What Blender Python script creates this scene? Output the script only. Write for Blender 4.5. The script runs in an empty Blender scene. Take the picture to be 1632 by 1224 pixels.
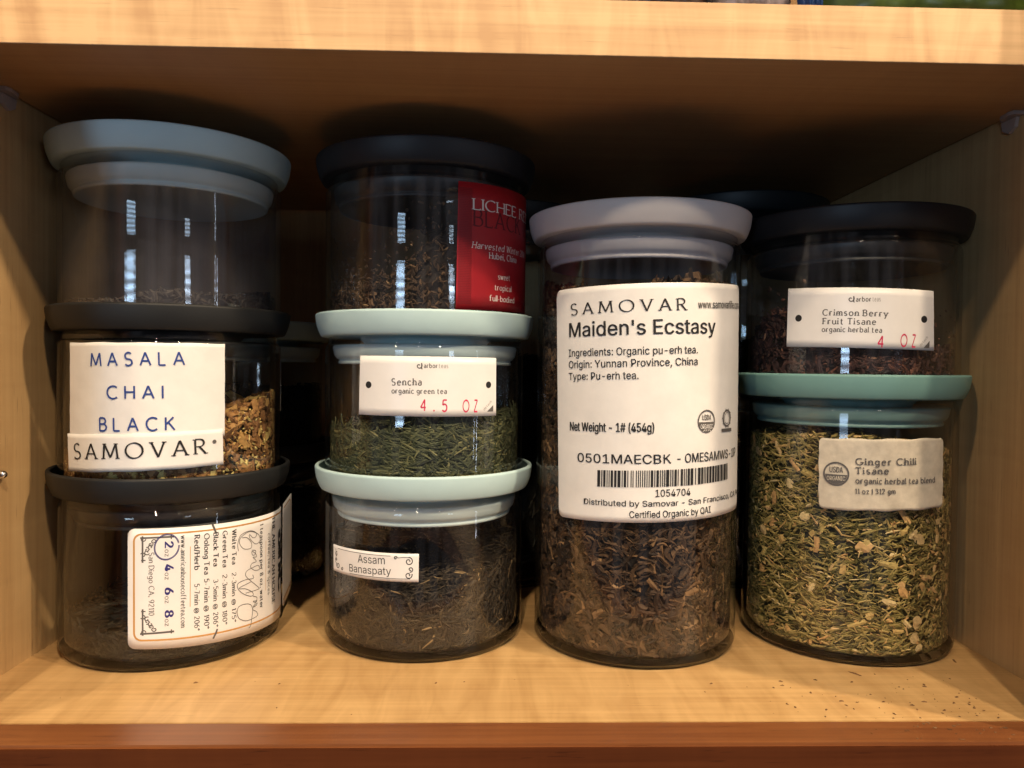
import bpy, bmesh, math, random
import numpy as np
from mathutils import Vector, Matrix
SC = bpy.context.scene
COL = SC.collection
R = math.radians
rng = np.random.default_rng(7)
random.seed(7)

# ------------------------------------------------------------------ camera
cam = bpy.data.cameras.new('camera')
cam.sensor_fit = 'HORIZONTAL'; cam.sensor_width = 36.0; cam.lens = 26.5544
cam.clip_start = 0.01; cam.clip_end = 100
co = bpy.data.objects.new('camera', cam); COL.objects.link(co)
rx = Vector((0.99956077, -0.02784986, 0.01012926)); up = Vector((-0.0094787, 0.02339328, 0.9996814))
fw = Vector((0.02807795, 0.99933835, -0.02311903))
co.matrix_world = Matrix(((rx.x, up.x, -fw.x, 0), (rx.y, up.y, -fw.y, 0), (rx.z, up.z, -fw.z, 0.13484), (0, 0, 0, 1)))
SC.camera = co

# ------------------------------------------------------------------ render settings
SC.render.engine = 'CYCLES'
cy = SC.cycles
cy.max_bounces = 10; cy.diffuse_bounces = 3; cy.glossy_bounces = 5; cy.transmission_bounces = 8
cy.transparent_max_bounces = 40
cy.caustics_reflective = False; cy.caustics_refractive = False
cy.sample_clamp_indirect = 4.0
cy.use_denoising = True
SC.view_settings.view_transform = 'Standard'; SC.view_settings.look = 'None'
SC.view_settings.exposure = 0.0; SC.view_settings.gamma = 1.0

# ------------------------------------------------------------------ lights
def nd(nt, kind, **kw):
    n = nt.nodes.new(kind)
    for k, v in kw.items():
        if k.startswith('_'): setattr(n, k[1:], v)
        else: n.inputs[k.replace('__', ' ')].default_value = v
    return n

w = bpy.data.worlds.new('World'); SC.world = w; w.use_nodes = True
nt = w.node_tree; nt.nodes.clear()
# a dim room around the cupboard: soft vertical bands of warm wall, dark doorways and lilac daylight
tc = nd(nt, 'ShaderNodeTexCoord')
mp = nd(nt, 'ShaderNodeMapping'); mp.inputs['Scale'].default_value = (3.4, 3.4, 0.45); mp.inputs['Location'].default_value = (0.35, 1.2, 0)
nz = nd(nt, 'ShaderNodeTexNoise', Scale=1.0, Detail=3.0, Roughness=0.5)
rp = nd(nt, 'ShaderNodeValToRGB')
rp.color_ramp.interpolation = 'EASE'
el = rp.color_ramp.elements
el[0].position = 0.36; el[0].color = (0.035, 0.03, 0.03, 1)
el[1].position = 0.70; el[1].color = (0.95, 0.80, 0.62, 1)
e = el.new(0.46); e.color = (0.15, 0.13, 0.14, 1)
e = el.new(0.56); e.color = (0.46, 0.42, 0.46, 1)
bg = nd(nt, 'ShaderNodeBackground', Strength=0.36)
wo = nd(nt, 'ShaderNodeOutputWorld')
nt.links.new(tc.outputs['Generated'], mp.inputs['Vector']); nt.links.new(mp.outputs['Vector'], nz.inputs['Vector'])
nt.links.new(nz.outputs['Fac'], rp.inputs['Fac']); nt.links.new(rp.outputs['Color'], bg.inputs['Color'])
nt.links.new(bg.outputs['Background'], wo.inputs['Surface'])

def aim(o, target):
    o.rotation_euler = (Vector(target) - o.location).to_track_quat('-Z', 'Y').to_euler()

# warm lamps: a row of three on the ceiling, and one added fill
def ceiling_or_fill_lamp(x, y, z, power):
    l = bpy.data.lights.new('ceiling_or_fill_lamp', 'POINT'); l.energy = power; l.color = (1.0, 0.79, 0.54); l.shadow_soft_size = 0.05
    o = bpy.data.objects.new('ceiling_or_fill_lamp', l); o.location = (x, y, z); COL.objects.link(o)
ceiling_or_fill_lamp(-0.95, -0.85, 1.70, 50)  # fill lamp added at left to brighten the right wall
ceiling_or_fill_lamp(-0.16, -1.20, 1.70, 105)
ceiling_or_fill_lamp(0.60, -1.02, 1.70, 105)
ceiling_or_fill_lamp(1.50, -0.56, 1.50, 140)

# two tall windows with slatted blinds across the room
def window_light(az, dist, zc, sx, sy, power, col):
    l = bpy.data.lights.new('window_light', 'AREA'); l.shape = 'RECTANGLE'; l.size = sx; l.size_y = sy; l.energy = power; l.color = col
    o = bpy.data.objects.new('window_light', l)
    o.location = (-0.03 + dist * math.sin(R(az)), 0.38 - dist * math.cos(R(az)), zc); COL.objects.link(o)
    aim(o, (0, 0.38, zc))
    l.use_nodes = True; t = l.node_tree
    em = t.nodes.get('Emission')
    g = nd(t, 'ShaderNodeNewGeometry'); s = nd(t, 'ShaderNodeSeparateXYZ')
    m1 = nd(t, 'ShaderNodeMath', _operation='MULTIPLY'); m1.inputs[1].default_value = 2 * math.pi * sy / 0.085
    m2 = nd(t, 'ShaderNodeMath', _operation='SINE')
    m3 = nd(t, 'ShaderNodeMath', _operation='MULTIPLY_ADD'); m3.inputs[1].default_value = 0.42; m3.inputs[2].default_value = 0.62
    t.links.new(g.outputs['Parametric'], s.inputs[0]); t.links.new(s.outputs['Y'], m1.inputs[0])
    t.links.new(m1.outputs[0], m2.inputs[0]); t.links.new(m2.outputs[0], m3.inputs[0]); t.links.new(m3.outputs[0], em.inputs['Strength'])
window_light(-24, 2.6, 0.16, 0.40, 0.60, 15, (0.52, 0.74, 1.0))
window_light(33, 2.6, 0.26, 0.24, 0.36, 4.5, (0.62, 0.78, 1.0))
window_light(64, 2.6, 0.0, 0.05, 0.95, 2.2, (0.68, 0.80, 1.0))

# ------------------------------------------------------------------ materials
MATS = {}
def pmat(name, color, rough=0.6, spec=0.5, bump=0.0, bscale=400.0, mottled=0.0, mscale=60.0, coat=0.0, sub=None):
    m = bpy.data.materials.new(name); m.use_nodes = True; t = m.node_tree
    b = t.nodes['Principled BSDF']
    b.inputs['Base Color'].default_value = (*color, 1); b.inputs['Roughness'].default_value = rough
    b.inputs['Specular IOR Level'].default_value = spec; b.inputs['Coat Weight'].default_value = coat
    if mottled or bump:
        tcn = nd(t, 'ShaderNodeTexCoord')
    if mottled:
        n = nd(t, 'ShaderNodeTexNoise', Scale=mscale, Detail=5.0, Roughness=0.6)
        t.links.new(tcn.outputs['Object'], n.inputs['Vector'])
        r = nd(t, 'ShaderNodeValToRGB'); r.color_ramp.elements[0].position = 0.3; r.color_ramp.elements[1].position = 0.7
        r.color_ramp.elements[0].color = (*[c * (1 - mottled) for c in color], 1); r.color_ramp.elements[1].color = (*[min(1, c * (1 + mottled * 0.4)) for c in color], 1)
        t.links.new(n.outputs['Fac'], r.inputs['Fac']); t.links.new(r.outputs['Color'], b.inputs['Base Color'])
        rr = nd(t, 'ShaderNodeMapRange'); rr.inputs['To Min'].default_value = rough - 0.08; rr.inputs['To Max'].default_value = rough + 0.08
        t.links.new(n.outputs['Fac'], rr.inputs['Value']); t.links.new(rr.outputs['Result'], b.inputs['Roughness'])
    if bump:
        n2 = nd(t, 'ShaderNodeTexNoise', Scale=bscale, Detail=4.0)
        t.links.new(tcn.outputs['Object'], n2.inputs['Vector'])
        bp = nd(t, 'ShaderNodeBump', Strength=bump, Distance=0.0004)
        t.links.new(n2.outputs['Fac'], bp.inputs['Height']); t.links.new(bp.outputs['Normal'], b.inputs['Normal'])
    MATS[name] = m
    return m

def glass_mat(name, tint=(0.975, 0.985, 0.985), dust=0.0, dcol=(0.55, 0.5, 0.45), dscale=90.0):
    m = bpy.data.materials.new(name); m.use_nodes = True; t = m.node_tree; t.nodes.clear()
    g = nd(t, 'ShaderNodeNewGeometry')
    mx = nd(t, 'ShaderNodeMix'); mx.data_type = 'FLOAT'
    mx.inputs['A'].default_value = 1.5; mx.inputs['B'].default_value = 1 / 1.5
    fr = nd(t, 'ShaderNodeFresnel')
    t.links.new(g.outputs['Backfacing'], mx.inputs['Factor']); t.links.new(mx.outputs['Result'], fr.inputs['IOR'])
    tr = nd(t, 'ShaderNodeBsdfTransparent'); tr.inputs['Color'].default_value = (*tint, 1)
    gl = nd(t, 'ShaderNodeBsdfGlossy'); gl.inputs['Roughness'].default_value = 0.018
    ms = nd(t, 'ShaderNodeMixShader'); o = nd(t, 'ShaderNodeOutputMaterial')
    t.links.new(fr.outputs['Fac'], ms.inputs['Fac']); t.links.new(tr.outputs[0], ms.inputs[1]); t.links.new(gl.outputs[0], ms.inputs[2])
    last = ms
    if dust:
        n = nd(t, 'ShaderNodeTexNoise', Scale=dscale, Detail=6.0, Roughness=0.7)
        tcn = nd(t, 'ShaderNodeTexCoord'); t.links.new(tcn.outputs['Object'], n.inputs['Vector'])
        r = nd(t, 'ShaderNodeMapRange'); r.inputs['From Min'].default_value = 0.45; r.inputs['From Max'].default_value = 0.8
        r.inputs['To Min'].default_value = dust * 0.25; r.inputs['To Max'].default_value = dust
        t.links.new(n.outputs['Fac'], r.inputs['Value'])
        df = nd(t, 'ShaderNodeBsdfDiffuse'); df.inputs['Color'].default_value = (*dcol, 1)
        m2 = nd(t, 'ShaderNodeMixShader'); t.links.new(r.outputs['Result'], m2.inputs['Fac'])
        t.links.new(ms.outputs[0], m2.inputs[1]); t.links.new(df.outputs[0], m2.inputs[2]); last = m2
    t.links.new(last.outputs[0], o.inputs['Surface'])
    return m
GLASS = glass_mat('jar_glass', dust=0.003)
GLASS_DUSTY = glass_mat('dusty_jar_glass', dust=0.015)
GLASS_BASE = bpy.data.materials.new('jar_glass_foot'); GLASS_BASE.use_nodes = True
_b = GLASS_BASE.node_tree.nodes['Principled BSDF']; _b.inputs['Base Color'].default_value = (0.93, 0.95, 0.93, 1); _b.inputs['Transmission Weight'].default_value = 1.0
_b.inputs['Roughness'].default_value = 0.02; _b.inputs['IOR'].default_value = 1.47
GLASS_SHEEN = glass_mat('painted_sheen_jar_glass', dust=0.05, dcol=(0.52, 0.48, 0.54), dscale=14.0)  # lilac diffuse haze paints the room's pale reflection into the glass
FILM = glass_mat('clear_film', tint=(0.96, 0.96, 0.95))

def wood(name, c_lo, c_hi, grain_axis='x', figure=0.35, rough=0.42, specks=0.25, fig_scale=1.0, coat=0.15):
    m = bpy.data.materials.new(name); m.use_nodes = True; t = m.node_tree
    b = t.nodes['Principled BSDF']; b.inputs['Roughness'].default_value = rough; b.inputs['Coat Weight'].default_value = coat; b.inputs['Coat Roughness'].default_value = 0.35
    tcn = nd(t, 'ShaderNodeTexCoord')
    def noise(scale, detail=4.0, rough=0.55, dist=0.0):
        mpn = nd(t, 'ShaderNodeMapping'); mpn.inputs['Scale'].default_value = scale
        n = nd(t, 'ShaderNodeTexNoise', Scale=1.0, Detail=detail, Roughness=rough, Distortion=dist)
        t.links.new(tcn.outputs['Object'], mpn.inputs['Vector']); t.links.new(mpn.outputs['Vector'], n.inputs['Vector'])
        return n.outputs['Fac']
    ax = 'xyz'.index(grain_axis)
    def sc(along, across):
        s = [across] * 3; s[ax] = along; return tuple(s)
    fine = noise(sc(9, 420), 3)
    wide = noise(sc(4, 70), 4, 0.6, 0.6)
    fig = noise(sc(75 * fig_scale, 16 * fig_scale), 3, 0.5, 1.4)
    blot = noise((14, 14, 14), 3)
    def mul(a, k, add=0.0):
        n = nd(t, 'ShaderNodeMath', _operation='MULTIPLY_ADD'); n.inputs[1].default_value = k; n.inputs[2].default_value = add
        t.links.new(a, n.inputs[0]); return n.outputs[0]
    def add(a, c):
        n = nd(t, 'ShaderNodeMath', _operation='ADD'); t.links.new(a, n.inputs[0]); t.links.new(c, n.inputs[1]); return n.outputs[0]
    s = add(add(mul(fine, 0.55), mul(wide, 0.55)), add(mul(fig, figure * 1.6), mul(blot, 0.4)))
    tot = (0.55 + 0.55 + figure * 1.6 + 0.4) / 2
    mr = nd(t, 'ShaderNodeMapRange'); mr.inputs['From Min'].default_value = tot - 0.21; mr.inputs['From Max'].default_value = tot + 0.21
    t.links.new(s, mr.inputs['Value'])
    r = nd(t, 'ShaderNodeValToRGB'); r.color_ramp.elements[0].color = (*c_lo, 1); r.color_ramp.elements[1].color = (*c_hi, 1)
    t.links.new(mr.outputs['Result'], r.inputs['Fac'])
    col = r.outputs['Color']
    if specks:
        sp = noise(sc(55, 900), 2, 0.5)
        m2 = nd(t, 'ShaderNodeMapRange'); m2.inputs['From Min'].default_value = 0.66; m2.inputs['From Max'].default_value = 0.74
        m2.inputs['To Max'].default_value = specks
        t.links.new(sp, m2.inputs['Value'])
        mxc = nd(t, 'ShaderNodeMix'); mxc.data_type = 'RGBA'
        t.links.new(m2.outputs['Result'], mxc.inputs['Factor']); t.links.new(col, mxc.inputs['A'])
        mxc.inputs['B'].default_value = (c_lo[0] * 0.4, c_lo[1] * 0.33, c_lo[2] * 0.28, 1); col = mxc.outputs['Result']
    t.links.new(col, b.inputs['Base Color'])
    bp = nd(t, 'ShaderNodeBump', Strength=0.12, Distance=0.0003); t.links.new(fine, bp.inputs['Height']); t.links.new(bp.outputs['Normal'], b.inputs['Normal'])
    return m

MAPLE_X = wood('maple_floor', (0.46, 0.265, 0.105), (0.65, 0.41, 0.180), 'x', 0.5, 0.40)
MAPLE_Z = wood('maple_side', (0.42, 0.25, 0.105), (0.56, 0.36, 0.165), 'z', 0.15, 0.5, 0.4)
MAPLE_SH = wood('maple_shelf', (0.38, 0.205, 0.085), (0.50, 0.29, 0.125), 'x', 0.15, 0.5, 0.15)
MAPLE_EDGE = wood('maple_edge_band', (0.54, 0.31, 0.14), (0.74, 0.475, 0.235), 'x', 0.6, 0.45, 0.2, 0.8)
CHERRY = wood('stained_frame', (0.15, 0.048, 0.016), (0.27, 0.098, 0.030), 'x', 0.1, 0.38, 0.4, coat=0.3)

CHERRY_SHADE = wood('frame_face_painted_shade', (0.055, 0.013, 0.003), (0.100, 0.027, 0.007), 'x', 0.1, 0.65, 0.5, coat=0.0)  # cherry darkened so its colour carries the shade of the rail front
CHERRY_SHADE.node_tree.nodes['Principled BSDF'].inputs['Specular IOR Level'].default_value = 0.12

# ------------------------------------------------------------------ mesh helpers
def tag(o, label=None, cat=None, group=None, kind=None):
    if label: o['label'] = label
    if cat: o['category'] = cat
    if group: o['group'] = group
    if kind: o['kind'] = kind
    return o

def mesh_obj(name, verts, faces, mats, parent=None, smooth=True, midx=None):
    me = bpy.data.meshes.new(name)
    me.from_pydata([tuple(v) for v in verts], [], faces)
    for m in (mats if isinstance(mats, (list, tuple)) else [mats]): me.materials.append(m)
    if midx is not None: me.polygons.foreach_set('material_index', midx)
    me.polygons.foreach_set('use_smooth', [smooth] * len(me.polygons))
    me.update()
    o = bpy.data.objects.new(name, me); COL.objects.link(o)
    if parent: o.parent = parent
    return o

def box(name, lo, hi, mat, parent=None, bevel=0.0008):
    bm = bmesh.new()
    bmesh.ops.create_cube(bm, size=1.0)
    for v in bm.verts:
        v.co = Vector([lo[i] if v.co[i] < 0 else hi[i] for i in range(3)])
    if bevel: bmesh.ops.bevel(bm, geom=bm.edges[:] , offset=bevel, segments=2, affect='EDGES')
    me = bpy.data.meshes.new(name); bm.to_mesh(me); bm.free()
    me.materials.append(mat)
    o = bpy.data.objects.new(name, me); COL.objects.link(o)
    if parent: o.parent = parent
    return o

def lathe(name, prof, mat, parent=None, seg=96, closed=False):
    """prof: list of (r, z); r == 0 ends become poles."""
    V = []; F = []
    rings = []
    for r, z in prof:
        if r <= 1e-7:
            rings.append([len(V)] * seg); V.append((0, 0, z))
        else:
            base = len(V); rings.append(list(range(base, base + seg)))
            for k in range(seg):
                a = 2 * math.pi * k / seg; V.append((r * math.cos(a), r * math.sin(a), z))
    n = len(rings)
    for i in range(n if closed else n - 1):
        A = rings[i]; B = rings[(i + 1) % n]
        for k in range(seg):
            k2 = (k + 1) % seg
            q = [A[k], A[k2], B[k2], B[k]]
            q2 = []
            for x in q:
                if x not in q2: q2.append(x)
            if len(q2) > 2: F.append(q2)
    o = mesh_obj(name, V, F, mat, parent)
    bm = bmesh.new(); bm.from_mesh(o.data); bmesh.ops.recalc_face_normals(bm, faces=bm.faces[:]); bm.to_mesh(o.data); bm.free()
    return o

def arc_pts(cx, cz, r, a0, a1, n=6):
    return [(cx + r * math.cos(R(a0 + (a1 - a0) * i / n)), cz + r * math.sin(R(a0 + (a1 - a0) * i / n))) for i in range(n + 1)]

def empty(name, loc):
    o = bpy.data.objects.new(name, None); o.empty_display_size = 0.02; o.location = loc; COL.objects.link(o); return o

# ------------------------------------------------------------------ the cupboard (setting)
XL, XR, YF, YR, YB, ZS = -0.209, 0.2342, 0.2837, 0.2652, 0.575, 0.2501
tag(box('cabinet_floor', (XL, YF, -0.019), (XR, YB, 0.0), MAPLE_X, bevel=0.0), kind='structure')
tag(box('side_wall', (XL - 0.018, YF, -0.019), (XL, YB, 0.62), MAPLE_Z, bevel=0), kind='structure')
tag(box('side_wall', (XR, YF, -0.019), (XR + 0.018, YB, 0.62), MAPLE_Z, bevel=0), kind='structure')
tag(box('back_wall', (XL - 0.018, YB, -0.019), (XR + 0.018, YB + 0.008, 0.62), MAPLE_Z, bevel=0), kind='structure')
# face frame: bottom rail and the two stiles that overlap the box
tag(box('frame_rail', (XL - 0.03, YR, -0.045), (XR + 0.03, YF - 0.0004, 0.0003), CHERRY, bevel=0.0012), kind='structure')
tag(box('frame_stile', (0.2127, YR, 0.0003), (XR + 0.03, YF - 0.0004, 0.62), CHERRY, bevel=0.0012), kind='structure')
tag(box('frame_stile', (XL - 0.03, YR, 0.0003), (-0.1925, YF - 0.0004, 0.62), CHERRY, bevel=0.0012), kind='structure')

tag(box('frame_front_shade', (XL - 0.03, YR - 0.0006, -0.045), (XR + 0.03, YR + 0.0002, -0.0004), CHERRY_SHADE, bevel=0.0002), kind='structure')  # thin sheet added over the rail front, shade put into its colour

# adjustable shelf above
sh = empty('shelf', (0.0126, 0.42, ZS))
tag(sh, 'pale maple shelf board with bright banded front edge above all the jars', 'shelf')
o = box('board', (XL + 0.0012 - 0.0126, 0.2815 - 0.42, 0), (XR - 0.0012 - 0.0126, YB - 0.004 - 0.42, 0.0202), MAPLE_SH, sh, 0)
o = box('edge_band', (XL + 0.0012 - 0.0126, 0.2808 - 0.42, -0.0001), (XR - 0.0012 - 0.0126, 0.2814 - 0.42, 0.0203), MAPLE_EDGE, sh, 0.0002)

# ------------------------------------------------------------------ ink: stroke font
XH = 0.66
def _arc(cx, cy_, rx_, ry_, a0, a1):
    n = max(4, int(abs(a1 - a0) / 14))
    return [(cx + rx_ * math.cos(R(a0 + (a1 - a0) * i / n)), cy_ + ry_ * math.sin(R(a0 + (a1 - a0) * i / n)), True) for i in range(n + 1)]
GL = {
'A': '0,0 .38,1*|.38,1* .76,0|.13,.34 .63,.34', 'B': '0,0 0,1|0,1 .25,1 @.25,.765,.24,.235,90,-90 0,.53|0,.53 .28,.53 @.28,.265,.28,.265,90,-90 0,0',
'C': '@.48,.5,.46,.5,48,312', 'D': '0,0 0,1|0,1 .26,1 @.26,.5,.48,.5,90,-90 0,0', 'E': '0,0 0,1|0,1 .48,1|0,.53 .4,.53|0,0 .5,0',
'F': '0,0 0,1|0,1 .48,1|0,.53 .4,.53', 'G': '@.48,.5,.46,.5,48,330 .88,.42|.55,.42 .9,.42', 'H': '0,0 0,1|.66,0 .66,1|0,.52 .66,.52', 'I': '0,0 0,1',
'J': '.3,1 .3,.2 @.1,.2,.2,.2,0,-140', 'K': '0,0 0,1|.56,1 .02,.44|.2,.6 .64,0', 'L': '0,1 0,0|0,0 .48,0',
'M': '0,0 .09,1|.09,1* .46,.08*|.46,.08* .83,1*|.83,1 .92,0', 'N': '0,0 0,1|0,1* .66,0*|.66,0 .66,1', 'O': '@.5,.5,.5,.5,0,360',
'P': '0,0 0,1|0,1 .26,1 @.26,.74,.27,.26,90,-90 0,.48', 'Q': '@.5,.5,.5,.5,0,360|.5,.2 .85,-.15', 'R': '0,0 0,1|0,1 .26,1 @.26,.75,.26,.25,90,-90 0,.5|.24,.5* .62,0',
'S': '@.28,.745,.25,.255,35,270 @.28,.245,.28,.245,90,-145', 'T': '.34,0 .34,1|0,1 .68,1', 'U': '0,1 0,.3 @.3,.3,.3,.3,180,360 .6,1', 'V': '0,1 .37,0*|.37,0* .74,1',
'W': '0,1 .28,0*|.28,0* .52,1*|.52,1* .78,0*|.78,0* 1.04,1', 'Y': '0,1 .34,.48*|.68,1 .34,.48*|.34,.5* .34,0', 'Z': '.02,1 .54,1 0,0 .58,0', 'X': '0,1 .66,0|.66,1 0,0',
'a': '@.25,.47,.2,.19,150,0 .45,.0*|.45,.38 .24,.37 @.22,.185,.22,.185,90,270 .3,.0 .45,.1', 'b': '0,1.03* 0,0*|@.28,.33,.28,.33,180,-180', 'c': '@.28,.33,.28,.33,48,315',
'd': '@.28,.33,.28,.33,0,360|.56,1.03* .56,0', 'e': '.02,.36 .53,.36 @.28,.33,.26,.33,5,318', 'f': '@.34,.84,.19,.19,55,180 .15,0|0,.64 .34,.64',
'g': '@.26,.37,.25,.29,0,360|.51,.66* .51,-.06 @.26,-.06,.25,.24,0,-150', 'h': '0,1.03* 0,0|0,.42 @.23,.42,.23,.24,180,0 .46,0', 'i': '0,.66* 0,0|d0,.92',
'k': '0,1.03* 0,0|.42,.66 .02,.26*|.16,.38* .46,0', 'l': '0,1.03* 0,0', 'm': '0,.66* 0,0|0,.44 @.2,.44,.2,.22,180,0 .4,0|.4,.44 @.6,.44,.2,.22,180,0 .8,0',
'n': '0,.66* 0,0|0,.42 @.23,.42,.23,.24,180,0 .46,0', 'o': '@.29,.33,.29,.33,0,360', 'p': '0,.66* 0,-.3|@.28,.33,.28,.33,180,-180', 'r': '0,.66* 0,0|0,.4 @.22,.42,.22,.24,180,55',
's': '@.2,.49,.18,.17,40,270 @.2,.16,.2,.16,90,-145', 't': '.14,.9* .14,.18* @.3,.18,.16,.18,180,300|0,.64 .34,.64', 'u': '0,.66* 0,.24 @.24,.24,.24,.24,180,360|.48,.66* .48,0',
'v': '0,.66 .26,0*|.26,0* .52,.66', 'w': '0,.66 .2,0*|.2,0* .39,.66*|.39,.66* .58,0*|.58,0* .78,.66', 'x': '0,.66 .48,0|.48,.66 0,0', 'y': '0,.66 .27,0*|.54,.66 .2,-.18* @.1,-.2,.11,.1,0,-120', 'z': '.02,.66 .44,.66 0,0 .46,0',
'0': '@.27,.5,.27,.5,0,360', '1': '.06,.8* .22,1*|.22,1* .22,0', '2': '@.27,.72,.25,.28,160,-35 0,0* .54,0', '3': '@.25,.74,.23,.26,150,-90 @.25,.24,.27,.25,90,-150',
'4': '.42,0 .42,1*|.42,1* 0,.3*|0,.3 .56,.3', '5': '.5,1 .1,1 .06,.55 @.26,.32,.27,.32,125,-145', '6': '.46,1* @.46,.36,.44,.62,100,180 @.28,.31,.27,.31,180,-180', '7': '0,1 .52,1 .18,0*',
'8': '@.27,.75,.23,.25,-90,270|@.27,.25,.27,.25,90,450', '9': '@.27,.69,.27,.31,0,360|.54,.69 @.1,.62,.44,.62,0,-80',
'.': 'd0.06,.05', ',': 'd0.06,.05|.08,.04* .02,-.16*', ':': 'd0.06,.08|d0.06,.56', '-': '0,.33* .26,.33*', '/': '0,-.1* .34,1.05*', '|': '0,-.15* 0,1*',
'@': '@.46,.38,.44,.5,-60,300|@.44,.38,.19,.22,0,360|.63,.58* .63,.24*', '°': '@.15,.85,.13,.14,0,360', '&': '.66,0* .14,.7* @.3,.8,.17,.2,190,-40 .04,.36* @.26,.22,.24,.22,150,330 .66,.46*', '#': '.1,0* .24,1*|.36,0* .5,1*|0,.34* .56,.34*|.04,.66* .6,.66*',
"'": '0.05,1* 0.05,.72*'}

def glyph_strokes(ch):
    out = []
    for s in GL[ch].split('|'):
        if s[0] == 'd':
            x, y = s[1:].split(','); out.append(('dot', float(x), float(y))); continue
        pts = []
        for tok in s.split():
            if tok[0] == '@':
                pts += _arc(*[float(q) for q in tok[1:].split(',')])
            else:
                ns = tok.endswith('*'); x, y = tok.rstrip('*').split(',')
                pts.append((float(x), float(y), ns))
        cl = [pts[0]]
        for q in pts[1:]:
            if abs(q[0] - cl[-1][0]) + abs(q[1] - cl[-1][1]) > 1e-4: cl.append(q)
        out.append(cl)
    return out

def ribbon(pts, width, closed=False):
    """flat quads following a 2-D polyline; width is a number or a function of direction"""
    P = [np.array(p[:2], float) for p in pts]
    n = len(P); L = []; Rr = []
    for i in range(n):
        a = P[max(i - 1, 0)]; b = P[min(i + 1, n - 1)]
        if closed and i in (0, n - 1): a = P[n - 2]; b = P[1]
        d = b - a; ln = np.hypot(*d); d = d / (ln if ln > 1e-9 else 1)
        wdt = width(d) if callable(width) else width
        nn = np.array([-d[1], d[0]]) * wdt / 2
        if 0 < i < n - 1:
            d1 = P[i] - P[i - 1]; d1 = d1 / max(np.hypot(*d1), 1e-9)
            c = max(0.5, abs(d1 @ d)); nn = nn / c
        L.append(P[i] + nn); Rr.append(P[i] - nn)
    return [[Rr[i], Rr[i + 1], L[i + 1], L[i]] for i in range(n - 1)]

def rect(x0, y0, x1, y1): return [np.array(p, float) for p in ((x0, y0), (x1, y0), (x1, y1), (x0, y1))]
def disc(cx, cy_, r, n=28, a0=0, a1=360, ry=None):
    ry = ry or r
    return [np.array((cx + r * math.cos(R(a0 + (a1 - a0) * i / n)), cy_ + ry * math.sin(R(a0 + (a1 - a0) * i / n)))) for i in range(n)]
def ring(cx, cy_, r, wd, ry=None, n=40):
    ry = ry or r
    return ribbon([(cx + r * math.cos(2 * math.pi * i / n), cy_ + ry * math.sin(2 * math.pi * i / n)) for i in range(n + 1)], wd, True)

def stroke_text(s, thick=0.11, thin=0.05, serif=0.0, spacing=0.24, pen=20, wordsp=0.42, italic=0.0):
    """polygons of a line of text, cap height 1, baseline 0"""
    X = 0; polys = []
    def wd(d):
        a = math.atan2(d[1], d[0]) - R(pen)
        return thin + (thick - thin) * abs(math.sin(a))
    for ch in s:
        if ch == ' ': X += wordsp; continue
        gs = glyph_strokes(ch); mx = 0; loc = []
        for st in gs:
            if st[0] == 'dot':
                loc.append(disc(st[1], st[2], thick * 0.62, 10)); mx = max(mx, st[1] + 0.04); continue
            mx = max(mx, max(p[0] for p in st))
            run = [st[0]]
            for k in range(1, len(st)):
                run.append(st[k])
                if k < len(st) - 1:
                    ax, ay = st[k][0] - st[k - 1][0], st[k][1] - st[k - 1][1]; bx, by = st[k + 1][0] - st[k][0], st[k + 1][1] - st[k][1]
                    if abs(math.atan2(ax * by - ay * bx, ax * bx + ay * by)) > 0.9: loc += ribbon(run, wd); run = [st[k]]
            loc += ribbon(run, wd)
            if serif:
                for a, b in ((st[0], st[1]), (st[-1], st[-2])):
                    if a[2]:
                        continue
                    dx, dy = a[0] - b[0], a[1] - b[1]
                    if abs(dy) > 0.9 * abs(dx):
                        yy = a[1]
                        loc.append(rect(a[0] - serif / 2 - thick / 2, yy - (0 if yy < 0.3 else thin), a[0] + serif / 2 + thick / 2, yy + (thin if yy < 0.3 else 0)))
                    elif abs(dx) > 0.9 * abs(dy) and ch in 'EFTLZz':
                        sy = 1 if (a[1] < 0.3) else -1
                        if abs(a[1] - 0.53) < 0.02: continue
                        loc.append(rect(a[0] - thin / 2, a[1] if sy > 0 else a[1] - serif * 0.9, a[0] + thin / 2, a[1] + serif * 0.9 if sy > 0 else a[1]))
                # left foot serif on lower-case stems that start at x-height or ascender
                a, b = st[0], st[1]
                if a[2] and ch in 'bdhiklmnpru' and abs(a[0] - b[0]) < 1e-6 and a[1] > 0.5:
                    loc.append(rect(a[0] - serif * 0.75, a[1] - thin, a[0] + thick / 2, a[1]))
        for p in loc: polys.append([np.array((q[0] + X + italic * q[1], q[1])) for q in p])
        X += mx + spacing
    return polys

try:
    FONT = bpy.data.fonts.load(bpy.utils.system_resource('DATAFILES', path='fonts') + '/Inter.woff2')
except Exception:
    FONT = None
def sans_text(s, bold=0.0, spacing=1.0):
    c = bpy.data.curves.new('txt', 'FONT'); c.body = s; c.size = 1.0; c.fill_mode = 'FRONT'; c.resolution_u = 3
    if FONT: c.font = FONT
    c.size = 1.0; c.space_character = spacing
    o = bpy.data.objects.new('txt', c); COL.objects.link(o)
    dg = bpy.context.evaluated_depsgraph_get(); me = bpy.data.meshes.new_from_object(o.evaluated_get(dg))
    V = [np.array((v.co.x, v.co.y)) for v in me.vertices]
    P = [[V[i] for i in p.vertices] for p in me.polygons]
    if bold: P = [[q + np.array((dx, dy)) for q in p] for dx, dy in ((-bold, 0), (bold, 0), (0, bold * 0.5)) for p in P]
    bpy.data.objects.remove(o); bpy.data.curves.remove(c); bpy.data.meshes.remove(me)
    return P
CAPH = max(q[1] for p in sans_text('H') for q in p)

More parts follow.
